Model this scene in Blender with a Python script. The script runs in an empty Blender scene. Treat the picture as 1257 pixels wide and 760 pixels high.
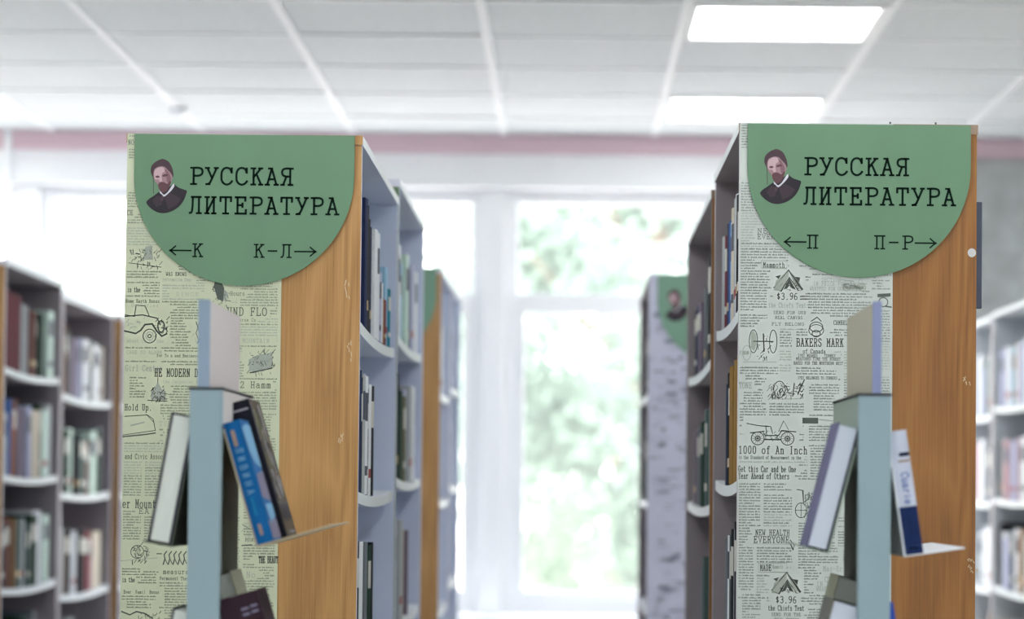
import bpy, math, random
import numpy as np
from mathutils import Matrix, Vector
random.seed(7)
sc = bpy.context.scene
C = sc.collection

# ------------------------------------------------------------------ camera
EYE = 1.37
cam_d = bpy.data.cameras.new('camera')
cam = bpy.data.objects.new('camera', cam_d); C.objects.link(cam)
cam_d.sensor_width = 36.0
cam_d.lens = 3090.0 / 1257.0 * 36.0
cam_d.shift_x = -0.0545
cam_d.shift_y = 0.0891
cam_d.clip_start = 0.05; cam_d.clip_end = 300
cam_d.dof.use_dof = True
cam_d.dof.focus_distance = 4.84
cam_d.dof.aperture_fstop = 2.6
cam_d.dof.aperture_blades = 0
cam.matrix_world = Matrix.Translation((0, 0, EYE)) @ Matrix.Rotation(math.radians(92.0), 4, 'X') @ Matrix.Rotation(0.0095, 4, 'Z')
sc.camera = cam

# ------------------------------------------------------------------ view, world, sun
sc.view_settings.view_transform = 'Standard'
sc.view_settings.look = 'None'
sc.view_settings.exposure = 0.2
sc.view_settings.gamma = 1.0
sc.view_settings.use_curve_mapping = False
LAMP_STRENGTH = 8.8
SKY_STRENGTH = 6.6
w = bpy.data.worlds.new('sky'); sc.world = w; w.use_nodes = True
wn = w.node_tree.nodes; wl = w.node_tree.links
bg = wn['Background']
tc = wn.new('ShaderNodeTexCoord'); sx = wn.new('ShaderNodeSeparateXYZ'); rp = wn.new('ShaderNodeValToRGB')
wl.new(tc.outputs['Generated'], sx.inputs[0]); wl.new(sx.outputs['Z'], rp.inputs[0]); wl.new(rp.outputs[0], bg.inputs[0])
rp.color_ramp.elements[0].color = (1.0, 0.975, 0.965, 1)
rp.color_ramp.elements[1].color = (0.88, 0.92, 1.0, 1)
bg.inputs[1].default_value = SKY_STRENGTH
sun_d = bpy.data.lights.new('sun', 'SUN'); sun_d.energy = 9.0; sun_d.angle = math.radians(2); sun_d.color = (1.0, 0.97, 0.9)
sun = bpy.data.objects.new('sun', sun_d); C.objects.link(sun)
sun.rotation_euler = (math.radians(48), 0, math.radians(-20))

# ------------------------------------------------------------------ materials
MATS = {}
def mat(name, col, rough=0.6, metal=0.0, var=0.0, scale=8.0, bump=0.0, spec=0.4, stretch=None, emit=None, trans=None):
    if name in MATS: return MATS[name]
    m = bpy.data.materials.new(name); m.use_nodes = True
    nt = m.node_tree; b = nt.nodes['Principled BSDF']
    b.inputs['Base Color'].default_value = (*col, 1)
    b.inputs['Roughness'].default_value = rough
    b.inputs['Metallic'].default_value = metal
    b.inputs['Specular IOR Level'].default_value = spec
    if emit:
        b.inputs['Emission Color'].default_value = (*emit[0], 1); b.inputs['Emission Strength'].default_value = emit[1]
    if var or bump:
        t = nt.nodes.new('ShaderNodeTexCoord'); mp = nt.nodes.new('ShaderNodeMapping'); n = nt.nodes.new('ShaderNodeTexNoise')
        if stretch: mp.inputs['Scale'].default_value = stretch
        n.inputs['Scale'].default_value = scale; n.inputs['Detail'].default_value = 5
        nt.links.new(t.outputs['Object'], mp.inputs[0]); nt.links.new(mp.outputs[0], n.inputs[0])
        if var:
            r = nt.nodes.new('ShaderNodeValToRGB')
            r.color_ramp.elements[0].position = 0.3; r.color_ramp.elements[1].position = 0.7
            r.color_ramp.elements[0].color = (*[max(0, c * (1 - var)) for c in col], 1)
            r.color_ramp.elements[1].color = (*[min(1, c * (1 + var)) for c in col], 1)
            nt.links.new(n.outputs[0], r.inputs[0]); nt.links.new(r.outputs[0], b.inputs['Base Color'])
        if bump:
            bp = nt.nodes.new('ShaderNodeBump'); bp.inputs['Strength'].default_value = bump; bp.inputs['Distance'].default_value = 0.01
            nt.links.new(n.outputs[0], bp.inputs['Height']); nt.links.new(bp.outputs[0], b.inputs['Normal'])
    MATS[name] = m
    return m

def wood(name, dark, mid, light):
    m = bpy.data.materials.new(name); m.use_nodes = True; nt = m.node_tree; N = nt.nodes; L = nt.links
    b = N['Principled BSDF']; b.inputs['Roughness'].default_value = 0.45
    t = N.new('ShaderNodeTexCoord'); mp = N.new('ShaderNodeMapping'); mp.inputs['Scale'].default_value = (1, 1, 0.10)
    mp.inputs['Rotation'].default_value = (0, math.radians(3), 0)
    L.new(t.outputs['Object'], mp.inputs[0])
    big = N.new('ShaderNodeTexNoise'); big.inputs['Scale'].default_value = 7; big.inputs['Detail'].default_value = 2; big.inputs['Distortion'].default_value = 0.6
    L.new(mp.outputs[0], big.inputs[0])
    mul = N.new('ShaderNodeMath'); mul.operation = 'MULTIPLY'; mul.inputs[1].default_value = 16
    L.new(big.outputs[0], mul.inputs[0])
    fr = N.new('ShaderNodeMath'); fr.operation = 'PINGPONG'; fr.inputs[1].default_value = 1.0
    L.new(mul.outputs[0], fr.inputs[0])
    mp2 = N.new('ShaderNodeMapping'); mp2.inputs['Scale'].default_value = (1, 1, 0.02); L.new(t.outputs['Object'], mp2.inputs[0])
    fine = N.new('ShaderNodeTexNoise'); fine.inputs['Scale'].default_value = 260; fine.inputs['Detail'].default_value = 4; L.new(mp2.outputs[0], fine.inputs[0])
    mx = N.new('ShaderNodeMix'); mx.data_type = 'FLOAT'; mx.inputs[0].default_value = 0.72
    L.new(fr.outputs[0], mx.inputs[2]); L.new(fine.outputs[0], mx.inputs[3])
    r = N.new('ShaderNodeValToRGB'); e = r.color_ramp.elements
    e[0].position = 0.22; e[0].color = (*dark, 1); e[1].position = 0.8; e[1].color = (*light, 1)
    k = r.color_ramp.elements.new(0.5); k.color = (*mid, 1)
    L.new(mx.outputs[0], r.inputs[0]); L.new(r.outputs[0], b.inputs['Base Color'])
    MATS[name] = m
    return m

def srgb(r, g, b):
    f = lambda c: (c / 255 / 12.92) if c / 255 <= 0.04045 else ((c / 255 + 0.055) / 1.055) ** 2.4
    return (f(r), f(g), f(b))

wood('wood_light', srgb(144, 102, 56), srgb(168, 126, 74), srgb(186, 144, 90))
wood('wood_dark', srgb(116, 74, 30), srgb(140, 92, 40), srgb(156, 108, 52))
mat('panel_edge', srgb(205, 205, 215), 0.5)
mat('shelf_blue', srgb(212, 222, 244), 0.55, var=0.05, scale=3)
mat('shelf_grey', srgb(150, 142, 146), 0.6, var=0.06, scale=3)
mat('shelf_white', srgb(206, 212, 218), 0.5)
mat('shelf_edge', srgb(224, 230, 232), 0.45)
mat('top_edge', srgb(140, 120, 104), 0.6, var=0.1, scale=20)
mat('paper_left', srgb(190, 197, 170), 0.7, var=0.06, scale=5)  # greener-yellow than the right sheet: tint of the mixed light put into the colour
mat('paper_right', srgb(190, 197, 192), 0.7, var=0.05, scale=5)
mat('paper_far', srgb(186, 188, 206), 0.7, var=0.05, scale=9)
mat('print_grey', srgb(122, 130, 118), 0.8)
mat('print_dark', srgb(84, 92, 86), 0.8)
mat('print_mid', srgb(120, 128, 124), 0.8)
mat('print_light', srgb(160, 168, 158), 0.8)
mat('sign_green', srgb(98, 132, 104), 0.6, var=0.04, scale=3, stretch=(3, 3, 0.3))
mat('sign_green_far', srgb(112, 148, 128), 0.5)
mat('ink', srgb(14, 32, 26), 0.8, spec=.1)
mat('ceiling_tile', srgb(226, 232, 232), 0.9, var=0.03, scale=30, bump=0.15)
mat('grid_white', srgb(246, 250, 250), 0.6)
mat('wall_white', srgb(249, 251, 252), 0.8, var=0.02, scale=3)
mat('cornice_pink', srgb(226, 198, 206), 0.8, var=0.05, scale=3)
mat('wallpaper_mottled', srgb(190, 194, 192), 0.9, var=0.16, scale=9)
mat('frame_white', srgb(248, 250, 252), 0.35)
mat('floor_vinyl', srgb(214, 212, 208), 0.4, var=0.08, scale=2)
mat('metal_blue', srgb(138, 160, 168), 0.4, var=0.03, scale=6)
mat('strip_blue', srgb(136, 156, 176), 0.5)
mat('strip_lilac', srgb(128, 138, 176), 0.5)
mat('board_pink', srgb(196, 190, 190), 0.6)
mat('board_beige', srgb(172, 170, 152), 0.6)
mat('board_green', srgb(74, 80, 70), 0.7, var=0.08, scale=6)
mat('rim_dark', srgb(34, 38, 48), 0.5)
mat('tray_cream', srgb(172, 160, 134), 0.5)
mat('tray_white', srgb(214, 220, 226), 0.4)
mat('tray_green', srgb(140, 156, 144), 0.5)
mat('lamp_frame', srgb(236, 240, 240), 0.4)
mat('lamp_diffuser', (0.9, 0.9, 0.9), 0.5, emit=((0.97, 0.985, 1.0), LAMP_STRENGTH))
mat('pages', srgb(206, 212, 206), 0.8, var=0.05, scale=60, stretch=(6, 0.3, 0.3))
mat('pages_lilac', srgb(192, 200, 214), 0.8)
mat('pin_metal', (0.1, 0.1, 0.1), 0.4, 0.8)
mat('sticker', srgb(196, 196, 196), 0.6)
mat('scuff', srgb(196, 180, 150), 0.8)

# ------------------------------------------------------------------ mesh helpers
class MB:
    def __init__(s): s.v = []; s.f = []; s.m = []
    def box(s, x0, x1, y0, y1, z0, z1, m=0, mx=None, mxn=None):
        i = len(s.v)
        s.v += [(x0,y0,z0),(x1,y0,z0),(x1,y1,z0),(x0,y1,z0),(x0,y0,z1),(x1,y0,z1),(x1,y1,z1),(x0,y1,z1)]
        s.f += [(i,i+3,i+2,i+1),(i+4,i+5,i+6,i+7),(i,i+1,i+5,i+4),(i+2,i+3,i+7,i+6),(i+1,i+2,i+6,i+5),(i+3,i,i+4,i+7)]
        s.m += [m, m, m, m, m if mx is None else mx, m if mxn is None else mxn]
        return s
    def poly(s, pts, m=0):
        i = len(s.v); s.v += [tuple(p) for p in pts]; s.f.append(tuple(range(i, i + len(pts)))); s.m.append(m); return s
    def prism(s, pts, axis, a0, a1, m=0):
        """extrude a 2-D outline along axis (0,1,2) from a0 to a1"""
        def p3(p, a):
            q = list(p); q.insert(axis, a); return tuple(q)
        i = len(s.v); n = len(pts)
        s.v += [p3(p, a0) for p in pts] + [p3(p, a1) for p in pts]
        s.f += [tuple(range(i, i + n))[::-1], tuple(range(i + n, i + 2 * n))]; s.m += [m, m]
        for k in range(n):
            k2 = (k + 1) % n; s.f.append((i + k, i + k2, i + n + k2, i + n + k)); s.m.append(m)
        return s
    def tube(s, p0, p1, r0, r1=None, n=10, m=0):
        r1 = r0 if r1 is None else r1
        p0, p1 = Vector(p0), Vector(p1); d = (p1 - p0).normalized()
        a = d.orthogonal().normalized(); b = d.cross(a); i = len(s.v)
        for p, r in ((p0, r0), (p1, r1)):
            for k in range(n):
                t = 2 * math.pi * k / n; s.v.append(tuple(p + a * math.cos(t) * r + b * math.sin(t) * r))
        s.f += [tuple(range(i, i + n))[::-1], tuple(range(i + n, i + 2 * n))]; s.m += [m, m]
        for k in range(n):
            k2 = (k + 1) % n; s.f.append((i + k, i + k2, i + n + k2, i + n + k)); s.m.append(m)
        return s
    def mesh(s, name, mats):
        me = bpy.data.meshes.new(name); me.from_pydata(s.v, [], s.f)
        for x in mats: me.materials.append(MATS[x] if isinstance(x, str) else x)
        me.polygons.foreach_set('material_index', s.m); me.update()
        return me
    def build(s, name, mats, parent=None, loc=None, bevel=0, label=None):
        o = bpy.data.objects.new(name, s.mesh(name, mats)); C.objects.link(o)
        if parent: o.parent = parent
        if loc: o.location = loc
        if label: o['label'] = label
        if bevel:
            bv = o.modifiers.new('bevel', 'BEVEL'); bv.width = bevel; bv.segments = 2; bv.limit_method = 'ANGLE'
        return o

def tag(o, label=None, cat=None, group=None, kind=None):
    if label: o['label'] = label
    if cat: o['category'] = cat
    if group: o['group'] = group
    if kind: o['kind'] = kind
    return o
def thing(name, label, cat, loc=(0, 0, 0), group=None):
    o = bpy.data.objects.new(name, None); C.objects.link(o); o.location = loc; o.empty_display_size = 0.1
    return tag(o, label, cat, group)
def struct(o): o['kind'] = 'structure'; return o

# ------------------------------------------------------------------ setting: room shell (floor z=0)
WALL_Y = 10.6; CEIL = EYE + 1.49
RX0, RX1, RY0 = -5.2, 4.6, -5.0
struct(MB().box(RX0, RX1, RY0, WALL_Y + .25, -.12, 0).build('floor', ['floor_vinyl']))
struct(MB().box(RX0 - .15, RX0, RY0, WALL_Y + .25, 0, CEIL + .1).build('wall_left', ['wall_white']))
struct(MB().box(RX1, RX1 + .15, RY0, WALL_Y + .25, 0, CEIL + .1).build('wall_right', ['wall_white']))
struct(MB().box(RX0 - .15, RX1 + .15, RY0 - .15, RY0, 0, CEIL + .1).build('wall_near', ['wall_white']))
LINT = EYE + 1.27; SILL = 0.80; WX1 = 1.67
mb = MB()
mb.box(RX0, WX1, WALL_Y, WALL_Y + .25, LINT, CEIL + .1)
mb.box(RX0, WX1, WALL_Y, WALL_Y + .25, 0, SILL)
struct(mb.build('wall_far', ['wall_white']))
struct(MB().box(WX1, RX1, WALL_Y, WALL_Y + .25, 0, CEIL + .1).build('wall_far', ['wallpaper_mottled']))
struct(MB().prism([(WALL_Y - .035, CEIL), (WALL_Y, CEIL), (WALL_Y, CEIL - .078), (WALL_Y - .03, CEIL - .072)], 0, RX0, RX1).build('trim_1', ['cornice_pink']))
struct(MB().box(RX0, WX1, WALL_Y - .16, WALL_Y + .12, SILL, SILL + .035).build('trim_2', ['frame_white'], bevel=.006))

# windows
glass = bpy.data.materials.new('glass'); glass.use_nodes = True
nt = glass.node_tree; nt.nodes.remove(nt.nodes['Principled BSDF']); out = nt.nodes['Material Output']
tr = nt.nodes.new('ShaderNodeBsdfTransparent'); tr.inputs[0].default_value = (.97, .975, .97, 1)
gl = nt.nodes.new('ShaderNodeBsdfGlossy'); gl.inputs['Roughness'].default_value = .03
tl = nt.nodes.new('ShaderNodeBsdfTranslucent'); tl.inputs[0].default_value = (.95, .98, .97, 1)
m1 = nt.nodes.new('ShaderNodeMixShader'); m1.inputs[0].default_value = .05
m2 = nt.nodes.new('ShaderNodeMixShader'); m2.inputs[0].default_value = .03  # small translucent share puts a whitening veil of haze into the glass
nt.links.new(tr.outputs[0], m1.inputs[1]); nt.links.new(gl.outputs[0], m1.inputs[2])
nt.links.new(m1.outputs[0], m2.inputs[1]); nt.links.new(tl.outputs[0], m2.inputs[2]); nt.links.new(m2.outputs[0], out.inputs[0])
MATS['glass'] = glass
posts = [-4.28, -2.30, -.316, WX1]
FY = WALL_Y + .12
z0, z1 = SILL + .035, LINT
TR0, TR1 = EYE + .775, EYE + .832
for n in range(3):
    a, b = posts[n] + .045, posts[n + 1] - .045
    if n == 2: b = WX1
    W = struct(bpy.data.objects.new('window_%d' % (n + 1), None)); C.objects.link(W); W.location = (0, 0, 0)
    m = (a + b) / 2
    f = MB()
    f.box(a, a + .055, FY, FY + .07, z0, z1).box(b - .055, b, FY, FY + .07, z0, z1)
    f.box(a + .055, b - .055, FY, FY + .07, z0, z0 + .06).box(a + .055, b - .055, FY, FY + .07, z1 - .055, z1)
    f.build('window_frame', ['frame_white'], W, bevel=.005)
    MB().box(a + .055, b - .055, FY - .005, FY + .065, TR0, TR1).build('transom', ['frame_white'], W, bevel=.005)
    MB().box(m - .035, m + .035, FY, FY + .065, z0 + .06, TR0).build('mullion', ['frame_white'], W, bevel=.005)
    MB().box(m - .03, m + .03, FY, FY + .065, TR1, z1 - .055).build('mullion', ['frame_white'], W, bevel=.005)
    for xa, xb in ((a + .055, m - .035), (m + .035, b - .055)):
        MB().box(xa, xb, FY + .03, FY + .034, z0 + .06, TR0).build('pane', ['glass'], W)
        MB().box(xa, xb, FY + .03, FY + .034, TR1, z1 - .055).build('pane', ['glass'], W)
        # narrow opening-sash frames inside the lower openings
        s = MB()
        s.box(xa, xa + .03, FY - .012, FY + .02, z0 + .06, TR0).box(xb - .03, xb, FY - .012, FY + .02, z0 + .06, TR0)
        s.box(xa + .03, xb - .03, FY - .012, FY + .02, z0 + .06, z0 + .10).box(xa + .03, xb - .03, FY - .012, FY + .02, TR0 - .03, TR0)
        s.build('sash', ['frame_white'], W, bevel=.004)
for x in posts[:3]:
    struct(MB().box(x - .045, x + .045, WALL_Y + .06, WALL_Y + .22, z0, z1).build('trim_3', ['frame_white'], bevel=.008))
# daylight portals in the openings
for n in range(3):
    pd = bpy.data.lights.new('window_portal', 'AREA'); pd.shape = 'RECTANGLE'; pd.size = posts[n + 1] - posts[n]; pd.size_y = z1 - z0
    pd.cycles.is_portal = True
    po = bpy.data.objects.new('window_portal', pd); C.objects.link(po)
    po.location = ((posts[n] + posts[n + 1]) / 2, WALL_Y + .24, (z0 + z1) / 2); po.rotation_euler = (math.radians(-90), 0, 0)

# heating pipe that runs up beside the left window post
tag(MB().tube((-2.37, WALL_Y - .03, 0), (-2.37, WALL_Y - .03, CEIL), .016, n=14).build('heating_pipe', ['frame_white']),
    'white vertical heating pipe beside the left window post', 'pipe')

# ceiling: tiles and grid
TX, TY = .635, .61
GX0, GY0 = .355, 7.67
ceil_o = struct(MB().box(RX0, RX1, RY0, WALL_Y + .25, CEIL + .03, CEIL + .12).build('ceiling', ['ceiling_tile']))
lamp_cells = set((i, j) for i in (-5, 0, 5) for j in (3, 0)) | set((i, j) for i in (-5, -2, 0, 3, 5) for j in (-3, -6, -9, -12, -15, -18))  # extra columns in the unseen rows are added to brighten the bookcase fronts
tile_me = MB()
tw, tl_ = TX - .022, TY - .022
tile_me.prism([(-tw/2, -tl_/2), (tw/2, -tl_/2), (tw/2, tl_/2), (-tw/2, tl_/2)], 2, 0.002, .02)
tile_mesh = tile_me.mesh('ceiling_tile', ['ceiling_tile'])
rest = MB()
for i in range(-9, 7):
    for j in range(-21, 5):
        x = GX0 + (i + .5) * TX; y = GY0 + (j + .5) * TY
        if (i, j) in lamp_cells: continue
        if x - TX/2 < RX0 or x + TX/2 > RX1 or y - TY/2 < RY0 or y > WALL_Y: continue
        if -5 <= i <= 3 and j >= -1:
            o = bpy.data.objects.new('ceiling_tile', tile_mesh); C.objects.link(o); o.parent = ceil_o
            o.location = (x, y, CEIL + random.uniform(0, .003))
        else:
            rest.box(x - tw/2, x + tw/2, y - tl_/2, y + tl_/2, CEIL + .002, CEIL + .02)
r = rest.build('ceiling_tile_field', ['ceiling_tile'], ceil_o); r['kind'] = 'stuff'
for i in range(-8, 7):
    x = GX0 + i * TX
    MB().box(x - .0145, x + .0145, RY0, WALL_Y, CEIL - .005, CEIL + .004).build('grid_rail', ['grid_white'], ceil_o)
cr = MB()
for j in range(-20, 5):
    y = GY0 + j * TY
    cr.box(RX0, RX1, y - .012, y + .012, CEIL - .002, CEIL + .003)
cr.build('cross_rail', ['grid_white'], ceil_o)
for (i, j) in sorted(lamp_cells):
    x = GX0 + (i + .5) * TX; y = GY0 + (j + .5) * TY
    if x < RX0 + .3 or x > RX1 - .3 or y < RY0 + .3: continue
    vis = (i, j) in ((0, 0), (0, 3), (-5, 3))
    lab = {(0, 0): 'square ceiling lamp panel nearer the camera, cut by the photo top, above the right signs',
           (0, 3): 'square ceiling lamp panel farther back, just left above the right bookcase',
           (-5, 3): 'ceiling lamp panel far left at the photo edge'}.get((i, j), 'unseen square ceiling lamp panel, in rows with columns added to light the fronts')
    L = thing('ceiling_lamp', lab, 'lamp', (x, y, CEIL), 'recessed ceiling lamps')
    a, b = TX/2 - .016, TY/2 - .016
    fr = MB()
    fr.box(-a, a, -b, -b + .02, -.006, .03).box(-a, a, b - .02, b, -.006, .03).box(-a, -a + .02, -b + .02, b - .02, -.006, .03).box(a - .02, a, -b + .02, b - .02, -.006, .03)
    fr.build('lamp_frame', ['lamp_frame'], L)
    MB().box(-a + .02, a - .02, -b + .02, b - .02, 0.004, .012).build('diffuser', ['lamp_diffuser'], L)
    if vis:
        for k in range(3):
            xx = (k - 1) * .15
            MB().box(xx - .002, xx + .002, -b + .02, b - .02, -.004, .004).build('louvre', ['lamp_frame'], L)
tag(MB().tube((-1.55, 9.9, CEIL - .02), (-1.55, 9.9, CEIL), .028, .035, 16).build('smoke_detector', ['tray_white']),
    'small round grey smoke detector on the ceiling above the left sign', 'detector')

# ------------------------------------------------------------------ stroke font (slab, typewriter like). width 4, cap height 6
def P_(s): return [tuple(float(a) for a in p.split(',')) for p in s.split()]
G = {
'Р': (['~1,6 2.5,6 3.5,5.6 3.8,4.6 3.5,3.6 2.5,3.1 1,3.1', '1,0 1,6'], '1,0,.9 .6,6,.5'),
'У': (['.6,6 2.1,2.2', '~3.5,6 2.1,2.2 1.5,.7 1,.15 .4,0'], '.6,6,.6 3.4,6,.6 .8,0,.6'),
'С': (['~3.5,4.6 3.0,5.7 2,6.1 1,5.7 .4,4.5 .3,3 .4,1.5 1,.4 2,-.1 3,.3 3.7,1.2', '3.55,6 3.55,4.3'], ''),
'К': (['1,0 1,6', '3.3,6 1,2.7', '1.9,3.9 3.4,0'], '.9,0,.7 .9,6,.7 3.2,6,.6 3.3,0,.6'),
'А': (['.6,0 2,6', '2,6 3.5,0', '1.1,2 3,2'], '.6,0,.65 3.45,0,.65 1.6,6,.6'),
'Я': (['3.1,0 3.1,6', '~3.1,6 1.7,6 .8,5.6 .5,4.6 .8,3.6 1.7,3.1 3.1,3.1', '1.9,3.1 .9,0'], '3.2,0,.7 3.4,6,.6 .7,0,.5'),
'Л': (['3.2,0 3.2,6', '~1.2,6 1.15,3 1,1 .7,.2 .2,.1', '.8,6 3.8,6'], '3.2,0,.75'),
'И': (['.9,0 .9,6', '3.1,0 3.1,6', '.9,.4 3.1,5.6'], '.9,0,.65 .9,6,.65 3.1,0,.65 3.1,6,.65'),
'Т': (['2,0 2,6', '.3,6 3.7,6', '.3,6 .3,4.5', '3.7,6 3.7,4.5'], '2,0,.9'),
'Е': (['.9,0 .9,6', '.2,6 3.5,6', '3.4,6 3.4,4.7', '.2,0 3.7,0', '3.6,0 3.6,1.4', '.9,3.1 2.5,3.1', '2.5,2.4 2.5,3.8'], ''),
'П': (['.1,6 3.9,6', '.9,0 .9,6', '3.1,0 3.1,6'], '.9,0,.75 3.1,0,.75'),
'-': (['.4,3 3.6,3'], ''), '.': (['1.7,0 2.2,0', '1.95,0 1.95,.5'], ''), ' ': ([], ''),
'M': (['.7,0 .7,6', '3.3,0 3.3,6', '.7,6 2,2.2 3.3,6'], '.7,0,.6 3.3,0,.6 .5,6,.5 3.5,6,.5'),
'O': (['~2,0 3,.4 3.6,1.6 3.7,3 3.6,4.4 3,5.6 2,6 1,5.6 .4,4.4 .3,3 .4,1.6 1,.4 2,0'], ''),
'D': (['.9,0 .9,6', '~.9,6 2.2,6 3.2,5.2 3.6,3 3.2,.8 2.2,0 .9,0'], '.7,0,.5 .7,6,.5'),
'R': (['.9,0 .9,6', '~.9,6 2.4,6 3.3,5.5 3.5,4.6 3.2,3.6 2.3,3.1 .9,3.1', '2.3,3.1 3.5,0'], '.9,0,.65 .7,6,.5 3.5,0,.4'),
'N': (['.8,0 .8,6', '3.2,0 3.2,6', '.8,6 3.2,0'], '.8,0,.6 3.2,6,.6 .6,6,.4'),
'U': (['~.8,6 .8,2 1,.7 2,0 3,.7 3.2,2 3.2,6'], '.8,6,.65 3.2,6,.65'),
'F': (['.9,0 .9,6', '.3,6 3.6,6', '3.5,6 3.5,4.7', '.9,3.1 2.6,3.1', '2.6,2.4 2.6,3.8'], '.9,0,.8'),
'L': (['.9,0 .9,6', '.2,0 3.6,0', '3.5,0 3.5,1.6'], '.9,6,.7'),
'H': (['.8,0 .8,6', '3.2,0 3.2,6', '.8,3 3.2,3'], '.8,0,.65 .8,6,.65 3.2,0,.65 3.2,6,.65'),
'B': (['.9,0 .9,6', '~.9,6 2.3,6 3.2,5.5 3.2,3.7 2.3,3.2 .9,3.2', '~.9,3.2 2.6,3.2 3.6,2.5 3.6,.7 2.6,0 .9,0'], '.7,0,.5 .7,6,.5'),
'S': (['~3.4,4.6 2.9,5.8 2,6 1,5.7 .6,4.6 1.2,3.5 2.8,2.7 3.4,1.6 3,.4 2,0 1,.2 .5,1.4'], ''),
'W': (['.3,6 1.2,0 2,4 2.8,0 3.7,6'], '.4,6,.5 3.6,6,.5'),
'V': (['.4,6 2,0 3.6,6'], '.5,6,.6 3.5,6,.6'),
'Y': (['.4,6 2,3 3.6,6', '2,3 2,0'], '.5,6,.6 3.5,6,.6 2,0,.8'),
'G': (['~3.4,4.6 2.9,5.8 2,6 1,5.7 .4,4.4 .3,3 .4,1.5 1,.3 2,0 3,.3 3.4,1.2 3.4,2.6', '2.2,2.7 3.9,2.7'], ''),
'I': (['2,0 2,6'], '2,0,.9 2,6,.9'),
'a': (['~.6,3.3 1.5,4 2.6,3.8 3,3 3,.5 3.7,0', '~3,2.4 1.4,2.3 .5,1.4 .9,.2 2,0 3,.9'], ''),
'b': (['.7,0 .7,6', '~.7,1 1.6,0 2.9,.2 3.5,2 2.9,3.8 1.6,4 .7,3'], '.4,6,.4'),
'c': (['~3.3,3 2.8,3.8 2,4 .9,3.5 .5,2 .9,.5 2,0 3.4,.8'], ''),
'd': (['3.1,0 3.1,6', '~3.1,3 2.2,4 1,3.8 .5,2 1,.2 2.2,0 3.1,1'], '3.4,0,.4 2.8,6,.4'),
'e': (['~.6,2.1 3.4,2.1 3.1,3.4 2,4 .9,3.4 .5,2 .9,.5 2,0 3.4,.6'], ''),
'f': (['~3.4,5.4 2.8,6 2.1,5.8 1.8,5 1.8,0', '.6,4 3,4'], '1.8,0,.9'),
'h': (['.9,0 .9,6', '~.9,3 1.8,4 2.8,3.7 3.1,2.8 3.1,0'], '.9,0,.6 3.1,0,.6 .6,6,.3'),
'i': (['2,0 2,4', '1.9,5.3 2.1,5.3'], '2,0,.9 1.6,4,.5'),
'l': (['2,0 2,6'], '2,0,.9 1.6,6,.5'),
'm': (['.6,0 .6,4', '~.6,3.2 1.2,4 1.9,3.6 2,2.8 2,0', '~2,3.2 2.6,4 3.3,3.6 3.4,2.8 3.4,0'], '.6,0,.45 2,0,.4 3.4,0,.45'),
'n': (['.9,0 .9,4', '~.9,3 1.8,4 2.8,3.7 3.1,2.8 3.1,0'], '.9,0,.6 3.1,0,.6 .6,4,.3'),
'o': (['~2,0 3.1,.5 3.5,2 3.1,3.5 2,4 .9,3.5 .5,2 .9,.5 2,0'], ''),
'p': (['.8,-2 .8,4', '~.8,1 1.7,0 3,.2 3.5,2 3,3.8 1.7,4 .8,3'], '.9,-2,.6 .5,4,.3'),
'r': (['1.2,0 1.2,4', '~1.2,2.6 2,3.8 3,4 3.4,3.6'], '1.3,0,.9 .8,4,.5'),
's': (['~3.1,3 2.6,3.9 1.4,4 .8,3 1.6,2.3 2.7,1.8 3.2,1 2.6,.1 1.4,0 .7,.9'], ''),
't': (['~1.5,5.6 1.5,1 2,.1 3,.1 3.5,.6', '.5,4 3.1,4'], ''),
'u': (['~.8,4 .8,1 1.4,0 2.4,.1 3.1,1', '3.1,0 3.1,4'], '3.4,0,.4 .5,4,.4 2.8,4,.4'),
'v': (['.6,4 2,0 3.4,4'], '.6,4,.5 3.4,4,.5'),
'0': (['~2,0 3,.5 3.4,3 3,5.5 2,6 1,5.5 .6,3 1,.5 2,0'], ''),
'1': (['2,0 2,6', '2,6 .9,5.2'], '2,0,1'),
'2': (['~.7,4.6 1.2,5.7 2,6 3.1,5.6 3.3,4.4 2.4,2.7 .6,0', '.6,0 3.5,0', '3.4,0 3.4,1'], ''),
'3': (['~.7,5.2 2,6 3.2,5.3 3,3.6 1.8,3.1', '~1.8,3.1 3.2,2.8 3.5,1.4 2.4,0 .6,.6'], ''),
'6': (['~3.2,5.6 2,5.6 .8,4 .5,2 1,.4 2,0 3.1,.5 3.4,1.8 2.8,3 1.8,3.2 .8,2.4'], ''),
'9': (['~.8,.4 2,.4 3.2,2 3.5,4 3,5.6 2,6 .9,5.5 .6,4.2 1.2,3 2.2,2.8 3.2,3.6'], ''),
'$': (['~3.2,4.4 2,5.2 .9,4.4 1.2,3.4 2.8,2.6 3.2,1.6 2,.8 .8,1.6', '2,0 2,6'], ''),
}
G['В'] = G['B']; G['Н'] = G['H']
for a, b in zip('PCKATEYHMOB', 'РСКАТЕYHMOB'):
    if a not in G: G[a] = G[b]
def smooth(pts, k=4):
    out = []; n = len(pts)
    for i in range(n - 1):
        p0 = pts[max(i-1, 0)]; p1 = pts[i]; p2 = pts[i+1]; p3 = pts[min(i+2, n-1)]
        for j in range(k):
            t = j / k
            out.append(tuple(0.5 * ((2*p1[c]) + (-p0[c]+p2[c])*t + (2*p0[c]-5*p1[c]+4*p2[c]-p3[c])*t*t + (-p0[c]+3*p1[c]-3*p2[c]+p3[c])*t**3) for c in (0, 1)))
    out.append(pts[-1]); return out
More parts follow.
